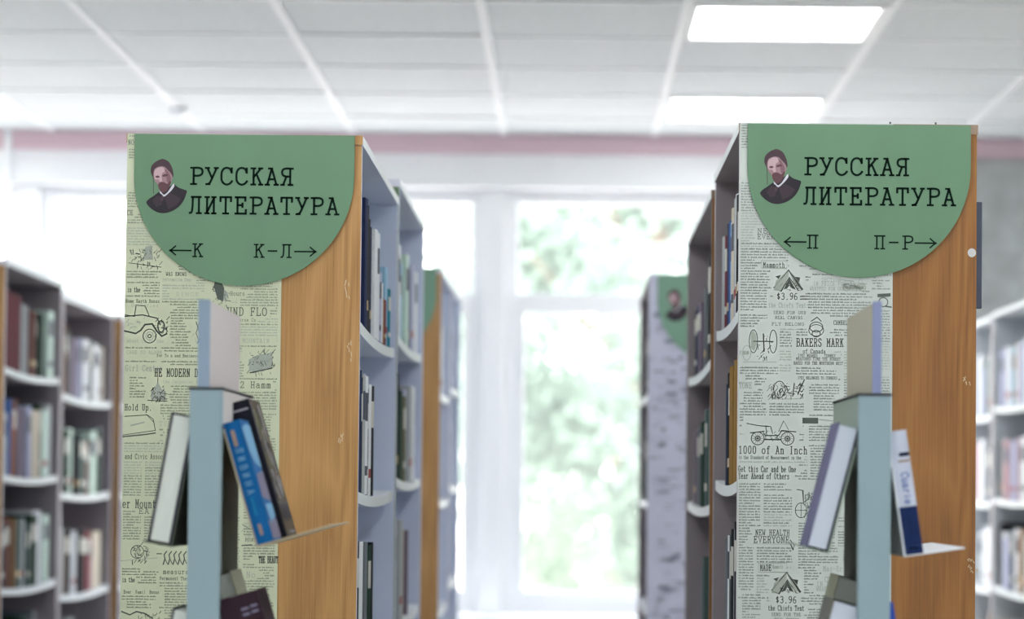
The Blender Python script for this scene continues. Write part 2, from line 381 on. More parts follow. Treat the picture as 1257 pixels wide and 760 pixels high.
class Print:
    """flat print in a sheet's own metres: x right, z up, drawn at y = yy (towards -Y)"""
    def __init__(s, yy=0.0): s.mb = MB(); s.yy = yy
    def ribbon(s, pts, w, m=0, cap=True):
        n = len(pts); L = []; R = []
        for i in range(n):
            a = Vector(pts[max(i-1, 0)]); b = Vector(pts[min(i+1, n-1)]); d = b - a
            if d.length < 1e-9: d = Vector((1, 0))
            d.normalize(); nn = Vector((-d.y, d.x)); p = Vector(pts[i])
            if 0 < i < n - 1:
                d1 = (Vector(pts[i]) - Vector(pts[i-1])).normalized()
                c = max(.45, abs(d1.dot(d))); k = w / 2 / c
            else:
                k = w / 2
                if cap: p = p + d * (w * .35 if i else -w * .35)
            L.append(p + nn * k); R.append(p - nn * k)
        i0 = len(s.mb.v)
        for a, b in zip(L, R): s.mb.v += [(a.x, s.yy, a.y), (b.x, s.yy, b.y)]
        for i in range(n - 1):
            s.mb.f.append((i0+2*i, i0+2*i+1, i0+2*i+3, i0+2*i+2)); s.mb.m.append(m)
    def text(s, t, x, z, h, pitch=None, wd=.6, m=0, xs=1.0, slope=0.0):
        u = h / 6; pitch = (pitch if pitch else u * 4.9 * xs)
        for k, ch in enumerate(t):
            g = G.get(ch)
            if not g: continue
            ox = x + k * pitch
            T = lambda p: (ox + p[0] * u * xs, z + p[1] * u - slope * (ox - x))
            for st in g[0]:
                pts = P_(st.lstrip('~'))
                if st[0] == '~': pts = smooth(pts)
                s.ribbon([T(p) for p in pts], wd * u, m)
            for q in g[1].split():
                a, b, c = (float(v) for v in q.split(','))
                s.ribbon([T((a - c, b)), T((a + c, b))], wd * u * .9, m)
    def rect(s, x0, z0, x1, z1, m=0):
        s.mb.poly([(x0, s.yy, z0), (x1, s.yy, z0), (x1, s.yy, z1), (x0, s.yy, z1)], m)
    def poly(s, pts, m=0, dy=0): s.mb.poly([(p[0], s.yy - dy, p[1]) for p in pts], m)
    def ell(s, cx, cz, rx, rz, w, m=0, n=20, a0=0, a1=360):
        s.ribbon([(cx + rx*math.cos(math.radians(a0+(a1-a0)*k/n)), cz + rz*math.sin(math.radians(a0+(a1-a0)*k/n))) for k in range(n+1)], w, m, False)

# ------------------------------------------------------------------ newspaper sheets
K = 1 / 636.0
def sheet_print(name, parent, w_px, h_px, items, arts, seed, yy, mats, sections, heavy=1.0):
    """items/arts in px, origin sheet's top left, y down; body text fills what they leave free"""
    rnd = random.Random(seed); p = Print(yy); occ = []
    for (t, x, y, h, wd, m) in items[0:]:
        n = len(t); xs = wd / (n * 4.9 * h / 6)
        if x < 1: x = 1
        p.text(t, x * K, -(y + h) * K, h * K, m=m, xs=xs, wd=.66)
        occ.append((x - 2, y - 2, x + wd + 1, y + h + 2))
    def px(pts): return [(min(max(a, 0.3), w_px - .3) * K, -b * K) for a, b in pts]
    for kind, a, *rest in arts:
        m = rest[-1]
        if kind == 'line': p.ribbon(px(a), rest[0] * K * .8, m)
        elif kind == 'fill': p.poly(px(a), m)
        elif kind == 'ell':
            cx, cy, rx, ry = a; q0, q1 = (rest[1], rest[2]) if len(rest) > 2 else (0, 360)
            pts = [(cx + rx*math.cos(math.radians(q0+(q1-q0)*k/18)), cy - ry*math.sin(math.radians(q0+(q1-q0)*k/18))) for k in range(19)]
            p.ribbon(px(pts), rest[0] * K * .8, m, False)
        elif kind == 'hatch':
            x0, y0, x1, y1 = a
            for _ in range(rest[0]):
                xa = rnd.uniform(x0, x1); ya = rnd.uniform(y0, y1); l = rnd.uniform(1.5, 6); t = rnd.choice((.2, 1.2, 1.5, -.9, 2.2))
                p.ribbon(px([(xa, ya), (xa + l*math.cos(t), ya + l*math.sin(t))]), rnd.uniform(.4, .9) * K, m)
        elif kind == 'block': occ.append(tuple(a))
    y = 2.0; sec = 0
    while y < h_px - 3:
        while sec < len(sections) - 1 and sections[sec + 1][0] <= y: sec += 1
        cols = sections[sec][1]
        for (c0, c1) in cols:
            key = (int((y + c0 * 3) / rnd.choice((38, 39))) + int(c0)) % 7
            if rnd.random() < .05: continue
            indent = 0 if key != 3 else (c1 - c0) * .15
            x = c0 + indent; end = c1 - indent - (rnd.uniform(0, (c1 - c0) * .5) if rnd.random() < .12 else 0)
            mm = 1 if key != 5 else 2
            while x < end:
                wl_ = rnd.choice((2, 3, 4, 5, 6, 7, 8)) * 1.25
                if x + wl_ > end: wl_ = max(1.5, end - x)
                bad = any(x + wl_ > o[0] and x < o[2] and y + 2 > o[1] and y < o[3] for o in occ)
                if not bad:
                    q = x
                    while q < x + wl_ - .6:
                        hh = rnd.choice((1.25, 1.25, 1.8, 1.8)) * heavy; lw = rnd.uniform(.7, 1.15)
                        p.rect(q * K, -(y + 2) * K, (q + lw) * K, -(y + 2 - hh) * K, mm); q += lw + .35
                x += wl_ + 1.1
        y += 3.35
    o = p.mb.build(name, mats, parent); o['kind'] = 'stuff'
    return o

def car_art(x, y, s, m=0, f=1):
    """old open car, wheels at bottom; x,y top left; s width px; f=-1 mirrors"""
    X = lambda a: x + (a if f > 0 else 1 - a) * s
    Y = lambda b: y + b * s
    A = [('ell', (X(.2), Y(.36), s*.13, s*.13), 1.3, m), ('ell', (X(.8), Y(.36), s*.13, s*.13), 1.3, m),
         ('ell', (X(.2), Y(.36), s*.05, s*.05), 1.2, m), ('ell', (X(.8), Y(.36), s*.05, s*.05), 1.2, m)]
    for k in range(6):
        t = math.pi * k / 6
        for c in (.2, .8):
            A.append(('line', [(X(c) - s*.11*math.cos(t), Y(.36) - s*.11*math.sin(t)), (X(c) + s*.11*math.cos(t), Y(.36) + s*.11*math.sin(t))], .5, m))
    A += [('line', [(X(.05), Y(.25)), (X(.3), Y(.22)), (X(.35), Y(.3)), (X(.62), Y(.3)), (X(.68), Y(.2)), (X(.97), Y(.22))], 1.5, m),
          ('line', [(X(.33), Y(.38)), (X(.67), Y(.38))], 2.2, m),
          ('line', [(X(.62), Y(.22)), (X(.72), Y(.0)), (X(.82), Y(.18))], .9, m),
          ('line', [(X(.38), Y(.28)), (X(.36), Y(.1)), (X(.46), Y(.12)), (X(.5), Y(.26))], 1.1, m),
          ('line', [(X(-.02), Y(.06)), (X(.2), Y(.1)), (X(.42), Y(.12))], 1.3, m),
          ('hatch', (X(.3) if f > 0 else X(.7), Y(.2), X(.7) if f > 0 else X(.3), Y(.36)), 14, m)]
    return A
def tent_art(x, y, m=0):
    return [('fill', [(x+18, y), (x+3, y+13), (x, y+25), (x+9, y+26), (x+18, y+8)], 2),
            ('fill', [(x+18, y), (x+30, y+12), (x+35, y+24), (x+27, y+22)], 2),
            ('fill', [(x+19, y+10), (x+12, y+24), (x+17, y+22), (x+19, y+17), (x+22, y+22), (x+27, y+24)], m),
            ('line', [(x+18, y), (x, y+22), (x+9, y+26), (x+19, y+9), (x+30, y+25), (x+35, y+24), (x+18, y)], 1.3, m),
            ('fill', [(x+25, y+8), (x+32, y+9), (x+31, y+15)], m), ('fill', [(x+2, y+8), (x+9, y+6), (x+6, y+11)], m),
            ('hatch', (x+10, y+15, x+28, y+24), 18, m), ('block', (x-2, y-2, x+38, y+28), 0)]

def left_sheet(parent, yy):
    # px relative to sheet top left (158,165)
    I = [('UND FLO', 126, 214, 9.5, 50, 0), ('2 Hours', 122, 194, 5, 26, 0), ('a Horse Co', 132, 227, 4, 30, 0), ('MOUNTAIN', 145, 252, 5, 34, 2),
         ('2 Hamm', 143, 305, 7.5, 39, 0), ('HE MODERN D', 38, 290, 9.5, 54, 0), ('for Town and Business', 40, 272, 3.5, 52, 0), ('the Carpenter Man', 48, 304, 3.5, 50, 2),
         ('Hold Up.', 2, 334, 7.5, 34, 0), ('Girl Center', 2, 286, 7, 46, 2), ('and Civic Assoc.', 3, 395, 6, 50, 0), ('er Mount', 1, 451, 10, 42, 0), ('EA', 21, 462, 6, 14, 0),
         ('measure', 52, 536, 5.5, 32, 0), ('Permanent Then', 48, 545, 4, 36, 0), ('THE BEAUT', 169, 519, 8, 24, 0), ('WAS KNOWS', 50, 171, 4.5, 26, 0),
         ('reformation Done', 46, 178, 4, 36, 2), ('in the', 2, 546, 6, 16, 0), ('Home Earth Bonus', 1, 205, 4, 42, 0), ('Galleries', 8, 210, 4, 34, 2), ('SINCE', 62, 196, 4, 30, 2),
         ('TIRE', 44, 355, 5, 22, 2), ('Every Family Bonus', 4, 562, 4, 44, 0), ('about to be the', 3, 254, 4, 46, 2), ('CARE TO ALARM', 3, 268, 4, 44, 2),
         ('POINT OF', 152, 497, 4, 20, 0), ('No', 154, 538, 7, 12, 2), ('in the', 3, 190, 6, 16, 0), ('NO', 1, 8, 6, 8, 0), ('CE', 1, 95, 6, 8, 0)]
    A = []
    # half car at the left edge
    A += [('line', [(0, 224), (12, 226), (14, 212), (25, 213), (30, 225)], 1.2, 0), ('line', [(0, 226), (22, 224), (40, 228), (44, 236)], 1.8, 0),
          ('line', [(0, 244), (14, 247), (20, 243), (25, 236), (34, 235), (40, 244), (46, 250), (52, 247)], 2.6, 0),
          ('ell', (31, 250, 8, 8.5), 1.4, 0), ('ell', (31, 250, 4.5, 5), 1.4, 2), ('ell', (31, 250, 2, 2), 1.4, 0), ('ell', (45, 238, 4, 7), 2, 0),
          ('hatch', (36, 228, 52, 248), 26, 0), ('hatch', (2, 229, 24, 242), 14, 2), ('block', (0, 210, 55, 262), 0)]
    # dome building
    A += [('fill', [(34, 328), (34, 318), (38, 315), (40, 310), (42, 306), (44, 310), (47, 315), (52, 318), (52, 329)], 2), ('line', [(30, 329), (54, 330)], 1.2, 0),
          ('line', [(42, 301), (42, 308)], 1, 0), ('hatch', (34, 312, 52, 328), 42, 0), ('block', (29, 300, 55, 331), 0)]
    # booklet
    A += [('line', [(0, 372), (26, 368), (40, 366), (37, 352), (30, 347), (2, 349)], 1.1, 0), ('line', [(0, 374), (28, 371), (40, 369)], 2.0, 0), ('line', [(10, 360), (26, 356)], 2.2, 2),
          ('line', [(28, 346), (38, 356), (40, 366)], .8, 0), ('block', (0, 344, 43, 378), 0)]
    # crowd by a tram, gears, row of figures
    A += [('fill', [(22, 156), (24, 140), (32, 138), (34, 156)], 2), ('hatch', (4, 142, 44, 168), 60, 0), ('line', [(4, 160), (44, 165)], 1, 0), ('block', (2, 138, 62, 168), 0)]
    A += [('hatch', (14, 506, 34, 526), 46, 0), ('ell', (20, 515, 8, 8), 1, 0), ('line', [(0, 526), (45, 522)], 1, 2), ('block', (0, 500, 44, 532), 0)]
    for k in range(5):
        A += [('line', [(52 + 6*k, 530), (54 + 6*k, 523), (53 + 6*k, 518), (56 + 6*k, 514)], 1.8, 0), ('line', [(54 + 6*k, 523), (57 + 6*k, 529)], 1.2, 0)]
    A += [('line', [(44, 517), (50, 517)], 1.4, 0), ('block', (44, 508, 92, 534), 0)]
    # press, head, moving figure, swan figure at the bottom
    A += [('fill', [(154, 292), (153, 278), (164, 272), (176, 270), (182, 268), (183, 285), (172, 292)], 2), ('hatch', (154, 266, 184, 294), 60, 0), ('line', [(155, 294), (182, 288)], 1.6, 0), ('block', (150, 262, 188, 298), 0)]
    A += [('fill', [(109, 188), (111, 178), (118, 182), (122, 190), (121, 206), (114, 204)], 0), ('fill', [(122, 192), (127, 196), (124, 208), (121, 204)], 2), ('hatch', (105, 186, 130, 212), 26, 0), ('block', (104, 184, 132, 214), 0)]
    A += [('line', [(88, 232), (94, 250), (90, 258)], 1.2, 0), ('line', [(93, 230), (88, 246), (94, 260)], 1.0, 0), ('hatch', (84, 232, 98, 258), 12, 2), ('block', (82, 230, 100, 262), 0)]
    A += [('line', [(2, 588), (12, 592), (20, 588), (30, 590), (40, 596)], 2, 0), ('hatch', (22, 588, 48, 604), 26, 0), ('block', (0, 584, 50, 610), 0)]
    A += [('line', [(148, 480), (158, 486), (170, 484)], .9, 0), ('hatch', (150, 478, 176, 494), 22, 2), ('line', [(148, 506), (160, 505)], 1.6, 0)]
    S = [(0, [(2, 52), (55, 120), (124, 188)]), (180, [(2, 42), (46, 98), (104, 138), (142, 188)]), (262, [(2, 40), (46, 92), (98, 138), (142, 188)]),
         (345, [(2, 50), (54, 92), (98, 140), (144, 188)]), (400, [(2, 24), (28, 52), (56, 92), (98, 145), (150, 188)]), (540, [(2, 44), (48, 90), (95, 145), (152, 188)])]
    return sheet_print('newsprint', parent, 191, 980, I, A, 3, yy, ['print_dark', 'print_grey', 'print_light'], S)

def right_sheet(parent, yy):
    # px relative to (908,150); horizontally ~636/645
    I = [('NEW', 22, 129, 5.5, 20, 0), ('EVER', 22, 136, 5.5, 22, 0), ('Mammoth', 29, 170, 6, 27, 0), ('$3.96', 46, 207, 8, 26, 0), ('the Chiefs Tent', 36, 219, 5.5, 46, 2),
         ('SEND FOR OUR', 42, 229, 3.6, 40, 0), ('REAL CANVAS', 44, 235, 3.6, 34, 0), ('SECTION', 100, 188, 4.5, 24, 2), ('IN PRICE FOR', 90, 193, 4.5, 40, 2), ('WRAPPED FOR OUR PEOPLE', 86, 199, 4.5, 62, 2),
         ('CAMBELL A CO', 115, 240, 5, 34, 0), ('BAKERS MARK', 70, 262, 9.5, 58, 0), ('of Canada', 78, 275, 5, 28, 0), ('IVEY NEARED', 72, 281, 3.4, 24, 0), ('TENNEY', 104, 281, 3.4, 14, 0),
         ('MEASURED TIME THE ROBERT', 70, 285, 3.4, 54, 0), ('BAKED FOR THE NORTHERN WEST', 67, 290, 3.6, 60, 0), ('IVEY BELONGED TO CORNERS', 72, 308, 3.4, 48, 0),
         ('1000 of An Inch', 1, 393, 9, 84, 0), ('is the Standard of Measurement in the', 1, 404.5, 4, 76, 0), ('Get this Car and be One', 1, 417, 7, 70, 0), ('Year Ahead of Others', 1, 425.5, 7, 62, 0),
         ('NEW HEALTH', 22, 494, 6.5, 42, 0), ('EVERYONE', 20, 502, 7.5, 44, 0), ('MADE', 28, 536, 7, 14, 0), ('Mammoth', 43, 536, 4.5, 13, 2), ('$3.96', 47, 574, 8, 26, 0), ('the Chiefs Tent', 38, 585, 6, 44, 0),
         ('SEND FOR THE', 42, 594, 3.6, 36, 0), ('REAL CANVAS', 46, 600, 3.6, 30, 0), ('Mas-Er', 104, 537, 6, 24, 2), ('CTION', 106, 550, 6, 22, 2), ('IN PRICE', 96, 556, 5, 34, 2), ('WRAPPED TO', 96, 562, 5, 32, 2),
         ('PLACE THE ROOM', 36, 606, 5, 34, 0), ('IT BELONG', 0, 278, 4, 12, 2), ('TONE', 1, 316, 7, 16, 2), ('FLY BELONG', 40, 243, 3.5, 40, 0)]
    A = tent_art(42, 179, 0) + tent_art(42, 545, 0) + car_art(12, 362, 60, 0) + [('block', (8, 358, 74, 390), 0)] + car_art(124, 188, 32, 2) + [('block', (122, 182, 160, 200), 0)]
    A += [('line', [(27, 168), (58, 168), (58, 177), (27, 177), (27, 168)], 1, 2), ('line', [(26, 534), (60, 534), (62, 545), (26, 545), (26, 534)], 1, 2)]
    # barrow wheels
    A += [('ell', (18, 266, 5, 14), 1.1, 0), ('ell', (42, 266, 4.5, 14), 1.1, 0), ('fill', [(15, 256), (18, 253), (21, 258), (22, 268), (19, 278), (15, 274)], 2), ('line', [(18, 266), (42, 266)], 1.5, 0),
          ('line', [(30, 257), (31, 278)], 1.8, 0), ('ell', (10, 280, 5, 9), .9, 2), ('hatch', (22, 258, 38, 290), 22, 0), ('line', [(6, 291), (46, 291)], .9, 2), ('block', (4, 250, 48, 294), 0)]
    # rings
    A += [('ell', (94, 248, 8, 6), 1.3, 0), ('ell', (94, 252, 9, 7), 1.1, 0), ('ell', (94, 256, 5, 4), 1.3, 0), ('line', [(88, 241), (95, 236), (100, 241)], 1.4, 0), ('block', (84, 234, 106, 262), 0)]
    # crowd
    A += [('hatch', (38, 316, 60, 334), 60, 0), ('hatch', (58, 318, 80, 332), 34, 0), ('ell', (50, 324, 7, 10), 1.2, 0), ('line', [(66, 332), (68, 316), (72, 330), (80, 312)], 1.5, 0), ('line', [(40, 336), (78, 335)], 1, 2), ('block', (35, 308, 86, 340), 0)]
    # label bar, man at the wheel, the cut-off car, ribbon end
    A += [('fill', [(78, 358), (97, 358), (97, 365), (78, 365)], 0), ('line', [(98, 360), (118, 362)], 1.8, 2), ('block', (76, 356, 122, 367), 0)]
    A += [('ell', (77, 470, 7, 9), 1.1, 0), ('line', [(72, 445), (79, 446), (80, 462)], 1.2, 0), ('hatch', (80, 448, 96, 478), 56, 0), ('line', [(70, 470), (84, 470)], .8, 0), ('line', [(77, 461), (77, 479)], .8, 0), ('block', (68, 434, 98, 484), 0)]
    A += [('fill', [(168, 207), (184, 206), (184, 210), (168, 211)], 0), ('ell', (175, 217, 5.5, 5.5), 1.4, 0), ('line', [(178, 222), (185, 223)], 2.2, 0), ('block', (164, 202, 185, 226), 0)]
    A += [('line', [(64, 506), (69, 512), (68, 518), (64, 510)], 1.3, 0), ('line', [(18, 511), (64, 511)], .8, 2)]
    S = [(0, [(2, 60), (64, 125), (128, 183)]), (200, [(2, 34), (38, 86), (74, 183)]), (250, [(2, 48), (50, 64), (70, 124), (128, 183)]), (320, [(2, 34), (38, 80), (86, 122), (128, 183)]),
         (392, [(2, 84), (88, 122), (128, 183)]), (430, [(2, 28), (32, 66), (74, 118), (122, 183)]), (512, [(2, 20), (24, 66), (74, 122), (128, 183)]), (570, [(2, 34), (36, 72), (78, 122), (128, 183)])]
    return sheet_print('newsprint', parent, 185, 980, I, A, 11, yy, ['print_dark', 'print_mid', 'print_light'], S)

# ------------------------------------------------------------------ sign
for n_, c_ in (('skin', (150, 122, 128)), ('skin_light', (186, 160, 166)), ('hair', (72, 54, 62)), ('beard', (92, 62, 68)), ('shade', (122, 92, 100)), ('suit', (38, 34, 42)), ('suit_sheen', (58, 46, 54)), ('collar', (196, 196, 206))):
    mat('portrait_' + n_, srgb(*c_), 0.7)
def sign(parent, X, z, y, left_text, right_text, side, far=False):
    """green half-round plate, top left at (X,z) on plane y (facing -Y)"""
    Wd, cx, cz, R = 271, 135.5, 51, 135.5
    out = [(0, 0), (0, cz)] + [(cx - R*math.cos(t), cz + R*math.sin(t)) for t in [math.pi*k/40 for k in range(1, 40)]] + [(Wd, cz), (Wd, 0)]
    pl = MB().prism([(a*K, -b*K) for a, b in out][::-1], 1, -.0016, 0)
    # prism puts axis 1 coordinate second
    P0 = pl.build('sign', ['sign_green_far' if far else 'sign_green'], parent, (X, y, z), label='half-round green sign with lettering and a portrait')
    dx, dy = (0, 0)
    yy = -.0021
    if not far:
        def line(fn):
            q_ = Print(yy); fn(q_); q_.mb.build('lettering', ['ink'], P0)
        h = 20.0
        line(lambda p: p.text('РУССКАЯ', 69.5*K, -61.5*K, h*K, pitch=18.45*K, xs=1.16, wd=.80))
        line(lambda p: p.text('ЛИТЕРАТУРА', 68.2*K, -97.5*K, h*K, pitch=18.75*K, xs=1.14, wd=.80))
        b = -151*K
        def arrow(p, x0, x1, d):
            zc = b + 7.3*K
            p.ribbon([(x0*K, zc), (x1*K, zc)], 1.9*K)
            tx = x1 if d > 0 else x0
            p.ribbon([((tx - d*7)*K, zc + 5.5*K), ((tx - d*2.5)*K, zc + 1.6*K), (tx*K, zc), ((tx - d*2.5)*K, zc - 1.6*K), ((tx - d*7)*K, zc - 5.5*K)], 1.7*K)
        def lft(p): arrow(p, 45.5, 71.5, -1); p.text(left_text, 73*K, b, 15.5*K, xs=1.28, wd=.74)
        def rgt(p):
            if side == 'l': p.text(right_text, 148.5*K, b, 15.5*K, pitch=16.5*K, xs=1.28, wd=.74); arrow(p, 199, 225, 1)
            else: p.text(right_text, 154.5*K, b, 15.5*K, pitch=17*K, xs=1.25, wd=.74); arrow(p, 204, 229, 1)
        line(lft); line(rgt)
    q = Print(-.0019)
    def f(pts):
        if len(pts) > 6:
            n = len(pts); o_ = smooth([pts[-1]] + pts + [pts[0], pts[1]], 3); pts = o_[3:3 + 3*n]
        return [((3 + a/7.6)*K, -(14 + c/7.6)*K) for a, c in pts]
    suit = [(95,540),(120,505),(150,485),(190,455),(225,430),(290,400),(350,365),(375,382),(400,398),(440,412),(472,425),(466,460),(452,500),(430,540),(395,580),(355,608),(320,624),(285,634),(250,637),(210,632),(170,614),(130,585)]
    hair = [(132,240),(138,200),(155,175),(185,150),(210,138),(240,128),(275,138),(305,160),(325,195),(340,235),(346,285),(330,305),(300,300),(200,280),(158,300),(140,272)]
    face = [(158,290),(160,250),(172,222),(200,205),(235,198),(265,205),(288,228),(310,250),(334,285),(334,325),(316,370),(298,405),(270,435),(245,440),(222,425),(208,400),(196,365),(172,335)]
    lite = [(172,235),(200,212),(235,205),(255,215),(262,245),(240,262),(235,300),(240,335),(220,342),(205,320),(175,318),(165,280)]
    beard = [(204,372),(216,352),(240,346),(262,348),(290,362),(318,330),(322,352),(310,385),(290,425),(262,445),(240,442),(218,418),(208,395)]
    q.poly(f(suit), 0); q.poly(f([(260,470),(330,450),(420,500),(380,560),(300,600)]), 5, .00008); q.poly(f([(150,520),(200,470),(235,480),(240,560),(190,580)]), 5, .00008)
    q.poly(f([(222,430),(240,448),(258,464),(280,452),(300,430),(345,362),(356,380),(335,415),(300,452),(262,482),(240,462),(222,450)]), 4, .0001)
    q.poly(f(hair), 1, .00015); q.poly(f(face), 2, .0002); q.poly(f(lite), 3, .00025); q.poly(f(beard), 6, .0003)
    q.poly(f([(176,292),(195,284),(216,290),(214,304),(196,308),(180,304)]), 6, .00033); q.poly(f([(240,282),(265,270),(292,272),(294,286),(270,294),(246,296)]), 6, .00033)
    q.poly(f([(262,224),(290,240),(322,300),(318,335),(292,352),(280,310),(276,262)]), 7, .00028)
    q.ribbon(f([(157, 290), (160, 360), (162, 455)]), .7*K, 1)
    q.poly(f([(235,470),(262,486),(248,525),(228,520)]), 1, .00034)
    q.mb.build('portrait', ['portrait_suit', 'portrait_hair', 'portrait_skin', 'portrait_skin_light', 'portrait_collar', 'portrait_suit_sheen', 'portrait_beard', 'portrait_shade'], P0,
               label='oval printed portrait of a bearded man in dark jacket')
    return P0

# ------------------------------------------------------------------ bookcases
LEVELS = {}
def bookcase(name_label, X0, X1, y0, L, ztop, levels, inner, front, edge='panel_edge', sag=.013, topm=None, bottom_levels=2, split=None):
    """double-sided bookcase: end panels facing -Y at y0 and at y0+L; z's are relative to the eye"""
    cx = (X0 + X1) / 2
    R = thing('bookcase', name_label, 'bookcase', (cx, y0, 0), 'double-sided library bookcases')
    x0, x1 = X0 - cx, X1 - cx; T = .018; zt = EYE + ztop
    # near end panel: front face veneer, sides white edge band, back inner colour
    def panel(ya, yb, fm, nm, label=None):
        i = MB()
        i.v = [(x0,ya,0),(x1,ya,0),(x1,yb,0),(x0,yb,0),(x0,ya,zt-T),(x1,ya,zt-T),(x1,yb,zt-T),(x0,yb,zt-T)]
        i.f = [(0,3,2,1),(4,5,6,7),(0,1,5,4),(2,3,7,6),(1,2,6,5),(3,0,4,7)]; i.m = [1,1,0,2,1,1]
        return i.build(nm, [fm, edge, inner], R, label=label)
    near = panel(0, T, front, 'end_panel')
    far = panel(L - T, L, inner, 'end_panel')
    tm = topm or edge
    tb = MB().box(x0 - .002, x1 + .002, -.002, L, zt - T, zt, 0)
    tb.m = [1, 0, 0, 0, 2, 2]
    tb.build('top_board', [tm, inner, 'shelf_edge'], R)
    MB().box(-.003, .003, T, L - T, .06, zt - T).build('back_panel', [inner], R)
    lv = list(levels)
    while lv[-1] > -1.2: lv.append(lv[-1] - .345)
    lv[-1] = -EYE + .10
    for z in lv:
        z = EYE + z; n = 8; t = .022; s = MB(); pts = []
        for k in range(n + 1):
            u = k / n; y = T + (L - 2*T) * u; pts.append((y, z - sag * 4 * u * (1 - u)))
        a = x0 + .004; b = x1 - .004
        for k in range(n):
            (ya, za), (yb, zb) = pts[k], pts[k+1]; i = len(s.v)
            s.v += [(a,ya,za-t),(b,ya,za-t),(b,yb,zb-t),(a,yb,zb-t),(a,ya,za),(b,ya,za),(b,yb,zb),(a,yb,zb)]
            s.f += [(i,i+3,i+2,i+1),(i+4,i+5,i+6,i+7),(i+1,i+2,i+6,i+5),(i+3,i,i+4,i+7)]; s.m += [2, 0, 1, 1]
        s.build('shelf', ['shelf_white', 'shelf_edge', inner], R)
    return R, near

# book covers: one mesh per colour (unit book: depth 1 in +X with spine at x=0 facing -X, thickness 1 in +Y, height 1 in Z)
COL = {'dred': ('dark red', (98, 28, 42)), 'lgrey': ('light grey', (176, 182, 184)), 'brown': ('red-brown', (112, 72, 64)), 'black': ('black', (26, 28, 34)), 'dgreen': ('dark green', (28, 58, 44)),
       'mint': ('pale mint', (204, 226, 214)), 'white': ('white', (226, 230, 234)), 'navy': ('navy', (34, 44, 78)), 'blue': ('blue', (48, 92, 160)), 'teal': ('teal', (20, 124, 146)),
       'sky': ('light blue', (150, 190, 216)), 'cream': ('cream', (206, 198, 180)), 'purple': ('grey-purple', (120, 108, 126)), 'orange': ('orange-brown', (182, 112, 60)), 'ochre': ('ochre', (150, 118, 62)),
       'green': ('green', (54, 112, 78)), 'grey': ('grey', (112, 120, 126)), 'pink': ('dusty pink', (176, 142, 148)), 'olive': ('olive', (108, 108, 78)), 'maroon': ('maroon', (112, 42, 54)), 'tan': ('brown', (140, 106, 74)), 'lilac': ('pale lilac', (178, 182, 208)), 'slate': ('slate green', (78, 98, 94))}
BM = {}
def book_mesh(c, var):
    if (c, var) in BM: return BM[(c, var)]
    rgb = COL[c][1]
    mat('book_' + c, srgb(*rgb), 0.7, var=.08, scale=20, spec=.15)
    lum = sum(rgb) / 3
    band = {0: 'book_' + c, 1: 'label_light' if lum < 140 else 'label_dark', 2: 'label_light' if lum < 140 else 'label_dark', 3: 'label_gold' if lum < 120 else 'label_red'}[var]
    b = MB(); e = .06
    # spine: curved, five facets
    n = 5; arc = [(.035 * (1 - math.sin(math.pi * (k / n)) ) , k / n) for k in range(n + 1)]
    zs = [0, .16, .24, .62, .86, 1] if var else [0, 1]
    bandz = {1: (1, 3), 2: (3,), 3: (1,)}.get(var, ())
    for zi in range(len(zs) - 1):
        for k in range(n):
            (xa, ya), (xb, yb) = arc[k], arc[k+1]
            b.poly([(xb, yb, zs[zi]), (xa, ya, zs[zi]), (xa, ya, zs[zi+1]), (xb, yb, zs[zi+1])][::1], 2 if zi in bandz else 0)
    b.box(.02, 1, 0, .07, 0, 1, 0); b.box(.02, 1, .93, 1, 0, 1, 0)
    b.box(.05, .97, .07, .93, .02, .97, 1)
    BM[(c, var)] = b.mesh('book', ['book_' + c, 'pages', band])
    return BM[(c, var)]
mat('label_light', srgb(206, 206, 196), .6); mat('label_dark', srgb(70, 76, 92), .6); mat('label_gold', srgb(176, 148, 92), .4, .3); mat('label_red', srgb(150, 60, 60), .6)

